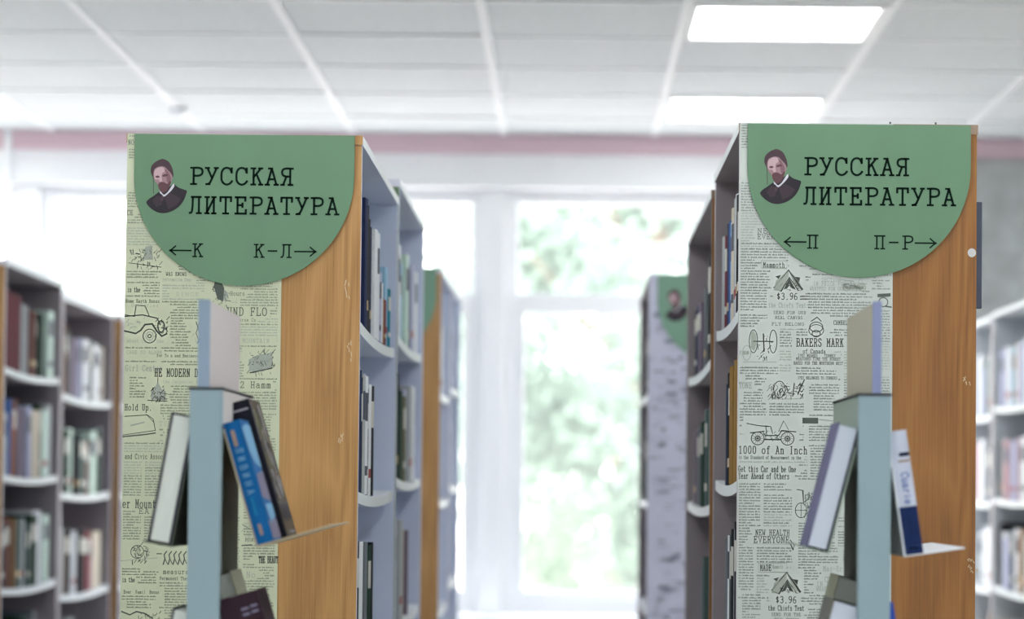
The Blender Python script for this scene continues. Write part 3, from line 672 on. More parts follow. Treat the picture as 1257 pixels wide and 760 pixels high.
ORD = ['1st', '2nd', '3rd'] + ['%dth' % k for k in range(4, 60)]
def ordw(n):
    return ('%dth' % n) if 10 < n % 100 < 14 else '%d%s' % (n, {1: 'st', 2: 'nd', 3: 'rd'}.get(n % 10, 'th'))
NBOOK = [0]
def fill(X, side, y0, L, level, spec, where, seed, sag=.013, hbase=.235, rec=(.006, .022), start=.03, frac=.92):
    """books from the near end along +Y on the face x=X. side=+1: spines face +X, -1: spines face -X"""
    rnd = random.Random(seed); y = y0 + .02 + start; idx = 0
    tot = sum(float((q_.split(':') + ['3'])[1]) for q_ in spec.split()) / 100
    wf = min(1.7, (L - .045 - start) * frac / tot)
    for tok in spec.split():
        c, _, rest = tok.partition(':'); parts = rest.split(':') if rest else ['3']
        wcm = float(parts[0]) * wf; h = float(parts[1]) / 100 if len(parts) > 1 else hbase + rnd.uniform(-.04, .025)
        rr = float(parts[2]) / 100 if len(parts) > 2 else rnd.uniform(*rec)
        if c == '_': y += wcm / 100; continue
        n = max(1, round(wcm / 8.3)); t = wcm / 100 / n; var = rnd.choice((0, 1, 2, 3))
        for k in range(n):
            if y + t > y0 + L - .022: return
            idx += 1; NBOOK[0] += 1
            u = min(max((y + t/2 - y0 - .018) / (L - .036), 0), 1)
            u0 = min(max((y - y0 - .018) / (L - .036), 0), 1); u1 = min(1, max(0, (y + t - y0 - .018) / (L - .036)))
            z = EYE + level - sag * 4 * min(u0*(1-u0), u1*(1-u1)) + .0006
            hh = h + (rnd.uniform(-.004, .004) if n > 1 else 0); dep = rnd.uniform(.14, .165)
            o = bpy.data.objects.new('book', book_mesh(c, var)); C.objects.link(o)
            r2 = rr + (rnd.uniform(0, .004) if n > 1 else 0)
            if side > 0:
                o.scale = (dep, t - .0012, hh); o.rotation_euler = (0, 0, math.pi); o.location = (X - r2, y + t - .0006, z)
            else:
                o.scale = (dep, t - .0012, hh); o.location = (X + r2, y + .0006, z)
            size = 'tall ' if hh > .25 else ('low ' if hh < .2 else '')
            tag(o, '%s%s book, %s from near end, %s' % (size, COL[c][0], ordw(idx), where), 'book', 'books on ' + where.replace(' shelf,', ' shelf of'))
            y += t
    return

def white_base(o): return o
# --- near left
NLX0, NLX1 = -.858, -.404
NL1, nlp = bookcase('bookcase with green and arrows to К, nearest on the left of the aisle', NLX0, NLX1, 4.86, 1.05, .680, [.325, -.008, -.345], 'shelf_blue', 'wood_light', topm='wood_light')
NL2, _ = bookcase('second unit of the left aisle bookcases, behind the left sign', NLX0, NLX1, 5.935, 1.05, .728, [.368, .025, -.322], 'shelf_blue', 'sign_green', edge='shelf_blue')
ZT = EYE + .680
sheet = MB().box(0, .302, -.0008, 0, -1.45, 0).build('newspaper_sheet', ['paper_left'], NL1, (NLX0 - (NLX0 + NLX1)/2, -.0025, ZT), label='wallpaper tinted cream by painted-in light, printed with old newspaper pages')
left_sheet(sheet, -.0012)
sign(NL1, NLX0 - (NLX0 + NLX1)/2 + .0145, ZT - .001, -.0045, 'К', 'К-Л', 'l')
sc1 = Print(-.0006); rr = random.Random(4)
for (px_, py_, n_) in ((273, 190, 1), (276, 265, 1), (268, 372, 1)):
    for k in range(n_ * 6):
        a = px_ + rr.uniform(-3, 3); b = py_ + rr.uniform(-14, 14) * (1 if n_ == 1 and px_ > 270 else .4)
        sc1.ribbon([(a*K, -b*K), ((a + rr.uniform(-1.5, 1.5))*K, -(b + rr.uniform(2, 7))*K)], 1.1*K)
sc1.mb.build('scuff_marks', ['scuff'], NL1, (NLX0 - (NLX0 + NLX1)/2, 0, ZT))
# --- far left row
FL1, _ = bookcase('far unit behind the left aisle bookcases, brown edge with green sign', NLX0, NLX1 + .003, 7.90, .70, .690, [.31, -.034, -.385], 'shelf_blue', 'wood_light')
FL2, _ = bookcase('farthest unit of the left aisle row, against the bright window', NLX0, NLX1 + .003, 8.62, .72, .70, [.36, .014, -.32], 'shelf_blue', 'wood_light')
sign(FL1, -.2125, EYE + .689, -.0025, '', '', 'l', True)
# --- near right
NRX0, NRX1 = .324, .777
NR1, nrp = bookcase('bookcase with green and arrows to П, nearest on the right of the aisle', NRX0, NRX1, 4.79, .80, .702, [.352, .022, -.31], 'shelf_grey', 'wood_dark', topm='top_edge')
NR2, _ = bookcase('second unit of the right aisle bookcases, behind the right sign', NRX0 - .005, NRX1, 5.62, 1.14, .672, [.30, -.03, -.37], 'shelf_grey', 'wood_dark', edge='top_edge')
ZR = EYE + .702; NRC = (NRX0 + NRX1)/2
sheet2 = MB().box(0, .293, -.0008, 0, -1.45, 0).build('newspaper_sheet', ['paper_right'], NR1, (NRX0 - NRC, -.0025, ZR), label='white wallpaper printed with old newspaper pages')
right_sheet(sheet2, -.0012)
sign(NR1, NRX0 - NRC + .0145, ZR - .002, -.0045, 'П', 'П-Р', 'r')
for k, xx in enumerate((.288, .375)):
    MB().tube((NRX0 - NRC + xx, .006, ZR), (NRX0 - NRC + xx, .006, ZR + .005), .0012, .002, 8).build('nail', ['pin_metal'], NR1)
st = MB(); st.poly([(.444 + .008*math.cos(t*math.pi/8), -.001, -.245 + .0085*math.sin(t*math.pi/8)) for t in range(16)])
st.build('sticker', ['sticker'], NR1, (NRX0 - NRC, 0, ZR), label='small pale round sticker at the panel edge')
sc2 = Print(-.0006)
for (px_, py_) in ((277, 309), (283, 530), (286, 538)):
    for k in range(6):
        a = px_ + rr.uniform(-4, 4); b = py_ + rr.uniform(-4, 4); sc2.ribbon([(a*K, -b*K), ((a + rr.uniform(-2, 2))*K, -(b + rr.uniform(1, 4))*K)], 1*K)
sc2.mb.build('scuff_marks', ['scuff'], NR1, (NRX0 - NRC, 0, ZR))
# --- far right of the aisle
FRX0 = .262
FR1, _ = bookcase('far bookcase with newspaper paper and green sign, left of the right sign bookcase', FRX0, FRX0 + .454, 8.2, 1.0, .703, [.33, -.03, -.39], 'shelf_grey', 'wood_light', edge='shelf_grey')
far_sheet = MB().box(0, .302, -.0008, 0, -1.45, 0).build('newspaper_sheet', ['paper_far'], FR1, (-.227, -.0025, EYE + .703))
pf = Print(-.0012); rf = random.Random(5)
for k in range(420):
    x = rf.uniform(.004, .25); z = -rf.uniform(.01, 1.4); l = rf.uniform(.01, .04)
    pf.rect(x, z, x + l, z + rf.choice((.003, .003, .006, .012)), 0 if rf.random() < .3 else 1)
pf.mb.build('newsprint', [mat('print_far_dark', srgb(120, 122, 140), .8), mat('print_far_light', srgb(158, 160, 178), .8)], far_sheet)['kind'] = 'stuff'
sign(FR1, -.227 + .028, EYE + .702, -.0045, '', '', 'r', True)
# --- left background rack A
AX = -1.80
A1, _ = bookcase('left background bookcase with dark red volumes, at the left photo edge', AX - .45, AX, 8.02, .91, .715, [.375, .03, -.335], 'shelf_grey', 'wood_light')
A2, _ = bookcase('left background bookcase, lower unit beside the window', AX - .45, AX, 8.95, 1.0, .672, [.325, -.03, -.395], 'shelf_grey', 'wood_light')
A3, _ = bookcase('last unit of the left background row, only its brown end panel edge seen', AX - .45, AX + .03, 9.98, .50, .672, [.325, -.03, -.395], 'shelf_white', 'wood_light')
# --- right background rack B
BX = 1.685
B1, _ = bookcase('white bookcase at the right photo edge, nearer unit', BX, BX + .45, 8.95, 1.03, .712, [.34, -.02, -.365], 'shelf_white', 'wood_light')
B2, _ = bookcase('white bookcase at the right, farther unit next to the wood bookcase edge', BX, BX + .45, 10.0, .52, .705, [.32, -.03, -.375], 'shelf_white', 'wood_light')

# ------------------------------------------------------------------ rows of books (colour:cm[:height cm[:recess cm]])
fill(NLX1, 1, 4.86, 1.05, .325, '_:10 navy:4:26:.2 black:4:25.5:.4 dgreen:3:20 black:4:24:.9 navy:3:23:1 white:5:23:.2 white:4:23:.2 lilac:3:15:.1 white:3:13:.1 _:2 tan:3:10:.3 maroon:3:10:.2 sky:5:17.5:.4 teal:4:13:.1', 'top shelf, left sign bookcase', 1, start=.0, frac=0.86)
fill(NLX1, 1, 4.86, 1.05, -.008, '_:4 navy:3:24:.3 black:3:23:.5 lgrey:3:24:.3 white:4:24:.2 navy:3:22:.5 white:3:23:.3 black:4:23:.2', 'middle shelf, left sign bookcase', 2, start=0, frac=0.42)
fill(NLX1, 1, 4.86, 1.05, -.345, '_:4 black:3:24:.5 white:5:24:.3 black:3:24:.8 grey:4:24:.4 dgreen:4:23.5:.2 black:3:24:.2', 'lower shelf, left sign bookcase', 3, start=0, frac=0.44)
fill(NLX1, 1, 5.935, 1.05, .368, 'lilac:4 black:3:20 lgrey:6:23 white:5:24 cream:4:22 sky:5:21 mint:6:24 black:4:24 dgreen:3:21 lilac:6:23 lgrey:6:22 white:5:22', 'top shelf, second left aisle bookcase', 4, frac=0.95)
fill(NLX1, 1, 5.935, 1.05, .025, 'grey:4:21 maroon:3:22 mint:6:26 mint:4:25 black:3:27 dgreen:7:23 olive:4:22 lilac:5:24 lgrey:6:25 white:5:25 lilac:5:24', 'middle shelf, second left aisle bookcase', 5, frac=0.95)
fill(NLX1, 1, 5.935, 1.05, -.322, 'lilac:5:25 white:5:25 lilac:6:24 lgrey:6:25 olive:5:23 cream:4:23 _:4 purple:3:22', 'lower shelf, second left aisle bookcase', 6, frac=0.75)
fill(NLX1, 1, 7.90, .70, .31, 'lilac:6 sky:6 white:6 blue:4 lgrey:6', 'top shelf, far left aisle bookcase', 7, frac=0.8)
fill(NLX1, 1, 7.90, .70, -.034, 'pink:6 maroon:6 black:4 brown:6', 'middle shelf, far left aisle bookcase', 8, frac=0.6)
fill(NLX1, 1, 7.90, .70, -.385, 'grey:6 lilac:6 slate:6 lilac:6', 'lower shelf, far left aisle bookcase', 9, frac=0.8)
fill(NLX1, 1, 8.62, .72, .36, 'white:6 sky:6 lilac:6 white:6', 'top shelf, farthest left aisle bookcase', 10, frac=0.9)
fill(NLX1, 1, 8.62, .72, .014, 'lilac:6 lgrey:6 lilac:6 white:6', 'middle shelf, farthest left aisle bookcase', 10, frac=0.9)
# near right (spines to -X)
fill(NRX0, -1, 4.79, .80, .352, 'black:3:22:.2 black:3:23:.3 white:3:24:.5 lgrey:4:24:.6 cream:4:23:.5 sky:4:21:.8 blue:4:22:.9 navy:5:22:1 maroon:2:20:.9 lgrey:3:20:.6', 'top shelf, right sign bookcase', 21, start=.03, frac=0.85)
fill(NRX0, -1, 4.79, .80, .022, '_:3 ochre:26:24:.2 black:4:23:.4 black:4:23:.5 navy:4:21:.5 grey:3:20:.6', 'middle shelf, right sign bookcase', 22, start=0, frac=0.62)
fill(NRX0, -1, 4.79, .80, -.31, 'black:4:25:.1 lgrey:3:24:.4 black:4:24:.2 slate:3:23:.3 white:2:23:.2 black:4:23:.5 grey:4:22:.5', 'lower shelf, right sign bookcase', 23, frac=0.7)
fill(NRX0 - .005, -1, 5.62, 1.14, .30, '_:4 black:5:25:.2 dgreen:3:24 lgrey:2:21 brown:4:20 maroon:4:19 grey:4:20 navy:5:19 slate:5:18 purple:5:18 navy:4:18 black:5:17', 'top shelf, second right aisle bookcase', 24)
fill(NRX0 - .005, -1, 5.62, 1.14, -.03, 'black:4:25 slate:5:24 dgreen:5:24 lgrey:2:23 slate:6:23 grey:6:21 dgreen:6:21 slate:6:20 grey:6:20 purple:6:19', 'middle shelf, second right aisle bookcase', 25)
fill(NRX0 - .005, -1, 5.62, 1.14, -.37, '_:4 navy:5:24 blue:5:24 white:2:23 grey:5:24 slate:5:22 purple:5:21 grey:6:20', 'lower shelf, second right aisle bookcase', 26)
fill(FRX0, -1, 8.2, 1.0, .33, 'black:6 dgreen:8 slate:8 black:6 dgreen:8', 'top shelf, far right aisle bookcase', 27)
fill(FRX0, -1, 8.2, 1.0, -.03, 'dgreen:8 black:8 dgreen:8 slate:6', 'middle shelf, far right aisle bookcase', 28)
fill(FRX0, -1, 8.2, 1.0, -.39, 'slate:8 mint:5 slate:8', 'lower shelf, far right aisle bookcase', 29)
# background A (spines to +X)
fill(AX, 1, 8.02, .91, .375, 'dred:24:25:.4 lgrey:5:23 grey:4:22 lgrey:3:23 maroon:6:22 brown:6:22 black:8:22 dgreen:6:22 navy:3:21 mint:10:23:.2 _:2 brown:4:21', 'top shelf, leftmost bookcase', 31, frac=0.97)
fill(AX, 1, 8.02, .91, .03, 'lgrey:6 blue:5:25 orange:4 brown:6 purple:9 lilac:5 cream:12:23 dgreen:3 mint:8:23 lgrey:7', 'second shelf, leftmost bookcase', 32, frac=0.97)
fill(AX, 1, 8.02, .91, -.335, 'grey:5 black:5:21 brown:7:23 tan:4 slate:7:23 lgrey:7:23 slate:5 dgreen:8:24 white:12:25 mint:8:23', 'third shelf, leftmost bookcase', 33, frac=0.93)
fill(AX, 1, 8.02, .91, -.68, 'brown:8:20 black:30:20 dgreen:6 black:12 grey:6', 'fourth shelf, leftmost bookcase', 34, frac=0.7)
fill(AX, 1, 8.95, 1.0, .325, 'pink:6:20 brown:4 dgreen:6:22 slate:4 purple:12:22 lilac:5 white:12:23 dgreen:7:23 white:10:22 lgrey:7 cream:10:21', 'top shelf, left window-side bookcase', 35)
fill(AX, 1, 8.95, 1.0, -.03, 'grey:5 dgreen:7:23 mint:10:24 black:5 orange:5:20 slate:9:23 brown:6 mint:11:24 dgreen:7 grey:6', 'second shelf, left window-side bookcase', 36)
fill(AX, 1, 8.95, 1.0, -.395, 'lgrey:6 tan:5 black:8:24 white:12:23 black:8:24 maroon:10:23 pink:5 cream:14:22', 'third shelf, left window-side bookcase', 37)
fill(AX, 1, 8.95, 1.0, -.74, 'black:9 lgrey:8 dgreen:9', 'fourth shelf, left window-side bookcase', 39, frac=0.5)
# background B (spines to -X)
fill(BX, -1, 8.95, 1.03, .34, '_:15 black:5 green:5 white:14:25 lilac:10:24 cream:6:24 sky:8:23 white:12:23 lilac:8:22 slate:5', 'top shelf, white right edge bookcase', 41, frac=0.97)
fill(BX, -1, 8.95, 1.03, -.02, '_:15 lgrey:12:24 white:12:24 pink:8:24 lilac:10:23 white:6 pink:10:23 lgrey:6 black:4:22', 'second shelf, white right edge bookcase', 42, frac=0.97)
fill(BX, -1, 8.95, 1.03, -.365, '_:15 black:6 lgrey:8 tan:14:24 white:8:24 grey:6 lilac:9 white:8 black:4', 'third shelf, white right edge bookcase', 43, frac=0.97)
fill(BX, -1, 8.95, 1.03, -.71, '_:15 pink:10 tan:10 white:10 pink:8:20 cream:8', 'fourth shelf, white right edge bookcase', 44, frac=0.97)
fill(BX, -1, 10.0, .52, .32, 'lgrey:9:24 slate:8:23 lilac:8 white:8', 'top shelf, white bookcase by the wall', 45)
fill(BX, -1, 10.0, .52, -.03, 'lilac:8:24 grey:7 white:8 pink:8', 'second shelf, white bookcase by the wall', 46)
fill(BX, -1, 10.0, .52, -.375, 'white:10:25 white:8:24 lgrey:8', 'third shelf, white bookcase by the wall', 47)
fill(BX, -1, 10.0, .52, -.72, 'tan:8:24 cream:8', 'fourth shelf, white bookcase by the wall', 48)
# dark file folder sticking out at the right side of the near right bookcase
ff = MB().box(0, .22, 0, .012, 0, .205, 0).box(.004, .218, .002, .010, .003, .203, 1)
o = ff.build('folder', ['label_dark', 'pages'], None, (NRX1 - .205, 4.815, EYE + .3526), bevel=.0015)
tag(o, 'thin dark folder sticking out of the right side of the right sign bookcase', 'folder')

# ------------------------------------------------------------------ display stands in front
def display_stand(label, Xc, y, mirror, board_m, strip_m, header_top, hd, trays):
    """Xc centre of the post; hd = centre of header board"""
    S = thing('display_stand', label, 'display stand', (Xc, y, 0), 'book display stands')
    D = .38
    MB().box(-.0255, .0255, 0, .02, .03, EYE + .1505).build('post', ['metal_blue'], S, bevel=.002)
    rail = MB().box(-.0255, .0255, .02, D, EYE + .09, EYE + .1505)
    rail.build('top_rail', ['board_pink' if not mirror else 'tray_green'], S, bevel=.002)
    MB().box(-.027, .027, -.0015, D + .0015, EYE + .1505, EYE + .154).build('rail_rim', ['rim_dark'], S)
    h = hd - Xc
    e = .0068 if mirror else .009
    MB().box(h - e + .001, h + e - .001, .008, D - .005, EYE + .154, header_top - .002).build('header_board', [board_m], S)
    MB().box(h - e, h + e, 0, .008, EYE + .154, header_top).build('header_strip', [strip_m], S, label='bluish edge strip of the header')
    MB().box(h - .009, h + .009, .02, D - .004, .05, EYE + .09).build('centre_board', ['board_green'], S)
    MB().box(-.22, .22, -.0, D + .02, 0, .03).build('foot_plate', ['metal_blue'], S, bevel=.004)
    for (sd, X, z, t, ledge, back, m) in trays:
        # L-shaped tray: u runs outward along the ledge, v up along the back plate
        u = Vector((sd * math.cos(t), 0, math.sin(t))); v = Vector((-sd * math.sin(t), 0, math.cos(t)))
        o = Vector((X - Xc, 0, EYE + z)); th = .0022
        mb = MB()
        for (pa, pb, pc, pd) in ((o - u*th - v*th, o + u*ledge - v*th, o + u*ledge, o - u*th), (o - u*th, o, o + v*back, o - u*th + v*back)):
            pts = [(q.x, q.z) for q in (pa, pb, pc, pd)]
            mb.prism(pts, 1, .012 if sd else 0, D - .01)
        mb.build('book_tray', [m], S)
    return S

def tray_pose(X, z, sd, t, off, y):
    u = Vector((sd * math.cos(t), 0, math.sin(t)))
    return Vector((X, y, EYE + z)) + u * (off + .0004)

def display_book(label, pose, sd, t, T, H, Wd, cover, pages='pages', fore=False, prints=None, spine_m=None, cover_t=.0022, front_m=None, face=None):
    """thickness T outward from the tray back, H up, Wd deep; spine (or fore edge when fore) towards the camera"""
    X, z, off, y = pose
    p = tray_pose(X, z, sd, t, off, y)
    B = thing('book', label, 'book', p, 'books on the display stands')
    B.rotation_euler = (0, -sd * t, 0)
    q = 1 if sd > 0 else -1
    def xb(a, b): return (a, b) if q > 0 else (-b, -a)
    c = cover_t
    cv = MB()
    x0, x1 = xb(0, c); cv.box(x0, x1, .001, Wd, 0, H, 0)
    x0, x1 = xb(T - c, T); cv.box(x0, x1, .001, Wd, 0, H, 1)
    if fore:
        x0, x1 = xb(0, T); cv.box(x0, x1, Wd - c, Wd, 0, H, 0)
    else:
        n = 6; pts = []
        for k in range(n + 1):
            a = k / n; pts.append((a * T, .0035 * (1 - math.sin(math.pi * a))))
        pts = [(q * a, b) for a, b in pts] + [(q * T, .006), (0, .006)]
        cv.prism(pts if q > 0 else pts[::-1], 2, 0, H, 2)
    cv.build('cover', [cover, front_m or cover, spine_m or cover], B)
    x0, x1 = xb(c, T - c)
    MB().box(x0, x1, .004 if fore else .006, Wd - .004, .003, H - .003).build('page_block', [pages], B)
    if prints:
        p2 = Print(-.0006)
        prints(p2, T, H)
        o = p2.mb.build('spine_print', PM, B); o['kind'] = 'stuff'
    if face:
        p3 = Print(0); face(p3, Wd, H); p3.mb.v = [(T + .0006, a, c_) for a, b_, c_ in p3.mb.v]
        o = p3.mb.build('cover_print', PM, B); o['kind'] = 'stuff'
    return B
for n_, c_ in (('bk_blue', (18, 90, 146)), ('bk_black', (26, 28, 38)), ('bk_brown', (84, 74, 62)), ('bk_white', (196, 202, 218)), ('bk_navy', (26, 42, 84)), ('bk_maroon', (48, 34, 42)), ('bk_darkcase', (38, 38, 58)),
               ('bk_purple', (104, 104, 134)), ('bk_cream', (176, 180, 160)), ('bk_royal', (48, 84, 176)), ('bk_stripe', (150, 178, 206)), ('bk_greyc', (110, 112, 106)),
               ('pr_pale', (112, 156, 190)), ('pr_tan', (150, 128, 112)), ('pr_blue', (70, 96, 170)), ('pr_navy', (24, 34, 66)), ('pr_white', (176, 176, 186)), ('pr_olive', (120, 124, 84)), ('pr_teal', (40, 140, 176)), ('pr_dull', (56, 84, 96)), ('pr_pink', (116, 112, 134))):
    mat(n_, srgb(*c_), .7, var=.05, scale=25, spec=.12)
PM = ['pr_pale', 'pr_tan', 'pr_blue', 'pr_navy', 'pr_white', 'pr_olive', 'pr_teal', 'pr_dull', 'pr_pink', 'bk_navy', 'bk_brown']

def vtext(p, t, x, z, h, pitch, m, wd=.8):
    """lettering that runs down the spine (tops of the letters to the right)"""
    u = h / 6
    for k, ch in enumerate(t):
        g = G.get(ch)
        if not g: continue
        oz = z - k * pitch
        T = lambda q: (x + q[1] * u, oz - q[0] * u)
        for st in g[0]:
            pts = P_(st.lstrip('~'))
            if st[0] == '~': pts = smooth(pts, 3)
            p.ribbon([T(q) for q in pts], wd * u, m)
def pr_blue(p, T, H):
    p.rect(T*.30, H*.80, T*.52, H*.93, 1)
    vtext(p, 'ЛИВИНА', T*.28, H*.78, T*.42, .0135, 0)
    for k in range(6): p.rect(T*.38, H*(.36 - k*.025), T*.48, H*(.375 - k*.025), 6)
    p.rect(T*.34, H*.07, T*.52, H*.16, 1)
def face_blue(p, W, H):
    p.poly([(0, H*.93), (W*.5, H*.97), (W, H*.96), (W, H*.6), (W*.4, H*.64), (W*.1, H*.74)], 0)
    p.poly([(W*.2, H*.55), (W, H*.58), (W, H*.32), (W*.1, H*.36)], 8); p.poly([(W*.2, H*.30), (W, H*.31), (W, H*.2), (W*.3, H*.14)], 0)
    p.poly([(0, H*.16), (W, H*.18), (W, H*.02), (0, H*.02)], 8)
def face_dark(p, W, H):
    r_ = random.Random(9)
    p.rect(W*.06, .003, W*.99, H*.995, 10)
    for k in range(70):
        a = r_.uniform(.1, .93)*W; b = r_.uniform(.34, .96)*H; l = r_.uniform(.008, .03)
        p.ribbon([(a, b), (min(W*.97, a + r_.uniform(-.002, .012)), max(H*.3, b - l))], r_.uniform(.006, .016), r_.choice((5, 5, 4, 1, 4, 7, 3)))
    p.rect(W*.12, H*.12, W*.95, H*.26, 4)
    for k in range(4): p.rect(W*(.2 + k*.19), H*.14, W*(.27 + k*.19), H*.245, 3)
    p.rect(W*.35, H*.03, W*.9, H*.055, 4)
def face_navy(p, W, H): p.rect(0, H*.9, W, H*.905, 4)
def pr_brown(p, T, H):
    r_ = random.Random(9)
    for k in range(46):
        a = r_.uniform(.25, .9)*T; b = r_.uniform(.3, .96)*H; l = r_.uniform(.008, .026)
        p.ribbon([(a, b), (min(T*.97, a + r_.uniform(-.002, .003)), max(H*.27, b - l))], r_.uniform(.0008, .0022), r_.choice((5, 5, 5, 1, 4, 7)))
    p.rect(0.0003, 0, T*.16, H*.98, 3)
    p.rect(T*.2, H*.13, T*.95, H*.27, 4)
    for k in range(4): p.rect(T*(.28 + k*.17), H*.14, T*(.33 + k*.17), H*.255, 3)
    p.rect(T*.35, H*.035, T*.9, H*.06, 4)
    p.rect(T*.2, H*.97, T*.98, H*.995, 1)
def pr_black(p, T, H): p.rect(T*.1, H*.93, T*.9, H*.94, 4)
def pr_maroon(p, T, H):
    for a, b in ((.52, .90), (.52, .865), (.75, .905), (.75, .87)): p.rect(T*a, H*b, T*(a+.18), H*(b+.014), 8)
    p.rect(T*.18, H*.77, T*.24, H*.79, 1)
def pr_white(p, T, H):
    p.rect(.0002, 0, T-.0002, H*.385, 9)
    p.rect(T*.42, H*.79, T*.98, H*.82, 3); p.rect(T*.3, H*.745, T*.95, H*.76, 1)
    vtext(p, 'Cuarie', T*.38, H*.66, T*.40, .0085, 2, .9)
    vtext(p, 'Sarado', T*.42, H*.33, T*.22, .0062, 7, .8)
    p.rect(T*.32, H*.045, T*.8, H*.06, 0)
SY = 3.95
R_ = math.radians
LS = display_stand('blue-grey display stand with pale pink header, in front of the left sign bookcase', -.5685, SY, False, 'board_pink', 'strip_blue', EYE + .292, -.573,
    [(1, -.486, -.094, R_(16.6), .118, .19, 'tray_cream'), (-1, -.622, -.095, R_(9.7), .044, .15, 'board_green'),
     (1, -.486, -.434, R_(16.6), .118, .19, 'tray_cream'), (-1, -.622, -.436, R_(9.7), .044, .15, 'board_green')])
RS = display_stand('blue-grey display stand with beige header, in front of the right sign bookcase', .4825, SY, True, 'board_beige', 'strip_lilac', EYE + .299, .4855,
    [(1, .533, -.100, R_(8.4), .094, .17, 'tray_white'), (-1, .411, -.096, R_(14.2), .052, .17, 'tray_green'),
     (1, .533, -.442, R_(8.4), .094, .17, 'tray_white'), (-1, .411, -.438, R_(14.2), .07, .17, 'tray_green')])
display_book('bright blue book leaning right of the left stand, its spine printed with pale letters', (-.486, -.094, 0, SY + .013), 1, R_(16.6), .0265, .199, .110, 'bk_blue', prints=pr_blue, face=face_blue)
display_book('dark book with brown and olive patterned cover behind the bright blue book', (-.486, -.094, .001, SY + .130), 1, R_(16.6), .034, .235, .15, 'bk_black', prints=pr_black, face=face_dark)
display_book('dark-cased book showing white page edges, left side of the left stand', (-.622, -.095, 0, SY + .013), -1, R_(9.7), .037, .206, .135, 'bk_darkcase', fore=True, cover_t=.0035)
display_book('thick dark maroon book on the lower right tray of the left stand', (-.486, -.434, .012, SY + .013), 1, R_(16.6), .064, .260, .13, 'bk_maroon', prints=pr_maroon)
display_book('cream book behind the maroon one on the left stand', (-.486, -.434, -.001, SY + .155), 1, R_(16.6), .027, .300, .13, 'bk_cream', fore=True)
display_book('grey-edged book with pale pages on the lower left tray of the left stand', (-.622, -.436, 0, SY + .013), -1, R_(9.7), .036, .240, .13, 'bk_darkcase', fore=True, cover_t=.003)
display_book('dark-topped book behind it on the lower left tray of the left stand', (-.622, -.436, .001, SY + .16), -1, R_(9.7), .026, .275, .12, 'bk_darkcase', fore=True, cover_t=.003)
display_book('white and navy book leaning right of the right stand with blue script', (.533, -.100, 0, SY + .013), 1, R_(8.4), .0285, .196, .125, 'bk_white', prints=pr_white)
display_book('purple-cased book showing white page edges, left side of the right stand', (.411, -.096, 0, SY + .013), -1, R_(14.2), .035, .202, .110, 'bk_darkcase', pages='pages_lilac', fore=True, cover_t=.003, front_m='bk_purple')
display_book('thick book with pale pages on the lower left tray of the right stand', (.411, -.438, 0, SY + .013), -1, R_(14.2), .058, .262, .13, 'bk_greyc', pages='pages_lilac', fore=True, cover_t=.004)
display_book('cream book standing behind on the lower left tray of the right stand', (.411, -.438, .001, SY + .16), -1, R_(14.2), .040, .300, .13, 'bk_cream', fore=True)
display_book('royal blue book on the lower right tray of the right stand', (.533, -.442, 0, SY + .013), 1, R_(8.4), .020, .268, .13, 'bk_royal')

# ------------------------------------------------------------------ outside: trees, ground
mat('ground', srgb(198, 188, 184), .9, var=.1, scale=2)
mat('bark', srgb(120, 105, 90), .9, var=.2, scale=6)
struct(MB().box(-60, 60, WALL_Y + .4, 90, -.75, -.7).build('ground', ['ground']))
def leaf_mat(name, rgb):
    m = bpy.data.materials.new(name); m.use_nodes = True; nt = m.node_tree; nt.nodes.remove(nt.nodes['Principled BSDF'])
    d = nt.nodes.new('ShaderNodeBsdfDiffuse'); t = nt.nodes.new('ShaderNodeBsdfTranslucent'); x = nt.nodes.new('ShaderNodeMixShader')
    d.inputs[0].default_value = (*srgb(*rgb), 1); t.inputs[0].default_value = (*srgb(*rgb), 1); x.inputs[0].default_value = .45
    nt.links.new(d.outputs[0], x.inputs[1]); nt.links.new(t.outputs[0], x.inputs[2]); nt.links.new(x.outputs[0], nt.nodes['Material Output'].inputs[0])
    MATS[name] = m
leaf_mat('leaf_mint', (142, 162, 150)); leaf_mat('leaf_green', (136, 158, 138)); leaf_mat('leaf_blue', (138, 154, 160))
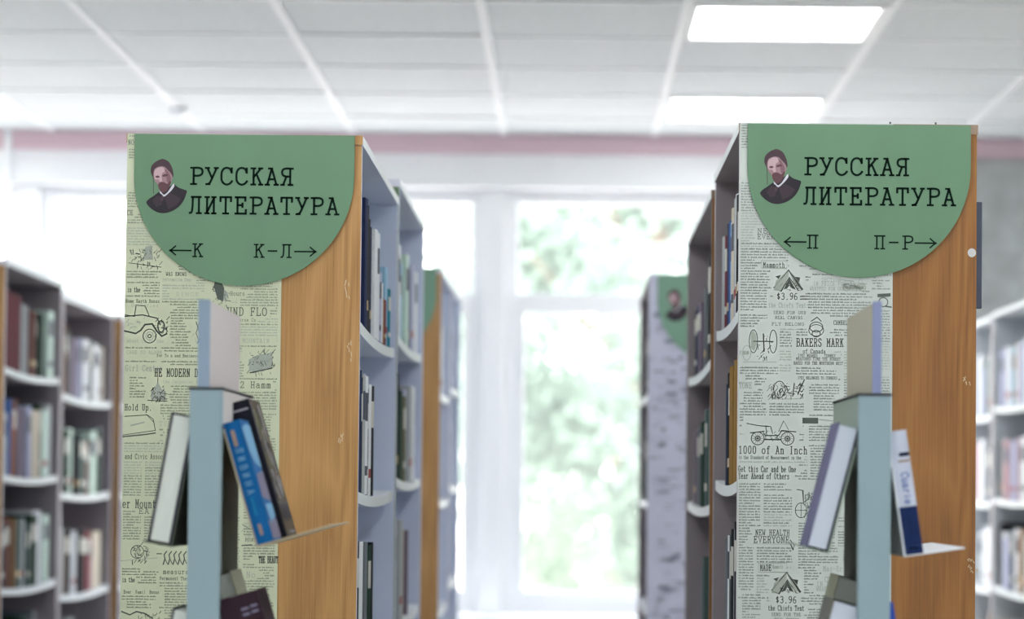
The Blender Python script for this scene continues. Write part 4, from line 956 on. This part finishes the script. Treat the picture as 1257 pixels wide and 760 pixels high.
def tree(x, y, h, r, n, leaf, label, seed, low=.25):
    rg = np.random.default_rng(seed)
    T = thing('tree', label, 'tree', (x, y, -.7), 'trees outside the windows')
    tk = MB(); tk.tube((0, 0, 0), (.1, 0, h * .45), .14, .1, 9); tk.tube((.1, 0, h * .44), (-.1, .1, h * .8), .1, .05, 8)
    for k in range(6):
        a = k * 1.05; tk.tube((.05, 0, h * (.3 + .06*k)), (r * .6 * math.cos(a), r * .6 * math.sin(a), h * (.5 + .07*k)), .045, .015, 6)
    tk.build('trunk', ['bark'], T)
    nc = 46; cen = rg.normal(size=(nc, 3)); cen /= np.linalg.norm(cen, axis=1)[:, None]; cen *= rg.uniform(.35, 1, (nc, 1)) ** .5
    cen *= np.array([r, r, h * (1 - low) / 2]); cen[:, 2] += h * (1 + low) / 2
    ci = rg.integers(0, nc, n); p = cen[ci] + rg.normal(size=(n, 3)) * r * .13
    a = rg.normal(size=(n, 3)); a /= np.linalg.norm(a, axis=1)[:, None]
    b = np.cross(a, rg.normal(size=(n, 3))); b /= np.linalg.norm(b, axis=1)[:, None]
    s = rg.uniform(.05, .10, (n, 1))
    v = np.stack([p - a*s, p + b*s*.55, p + a*s, p - b*s*.55], 1).reshape(-1, 3)
    me = bpy.data.meshes.new('foliage'); me.from_pydata(v.tolist(), [], np.arange(4*n).reshape(-1, 4).tolist()); me.materials.append(MATS[leaf])
    o = bpy.data.objects.new('foliage', me); C.objects.link(o); o.parent = T
tree(.7, 17.5, 5.2, 1.6, 9000, 'leaf_mint', 'pale green tree filling the pane right of the centre window post', 1)
tree(-2.1, 24, 6.0, 1.7, 7000, 'leaf_mint', 'pale tree behind the left aisle bookcases, seen beside the centre post', 2)
tree(2.2, 27, 6.0, 2.1, 9500, 'leaf_blue', 'bluish green tree behind the second right aisle bookcase', 3)
tree(.6, 35, 5.6, 2.6, 13000, 'leaf_green', 'farther green tree low in the middle of the window', 4, .1)
tree(-4.6, 21, 5.6, 1.4, 2200, 'leaf_mint', 'sparse pale tree in the upper left window', 5)
tree(-5.0, 42, 5.6, 2.4, 3500, 'leaf_green', 'distant tree behind the left background bookcases', 6)
tree(4.6, 18, 5.2, 1.5, 3000, 'leaf_green', 'tree hidden mostly behind the right sign bookcase', 7)
print('books', NBOOK[0])
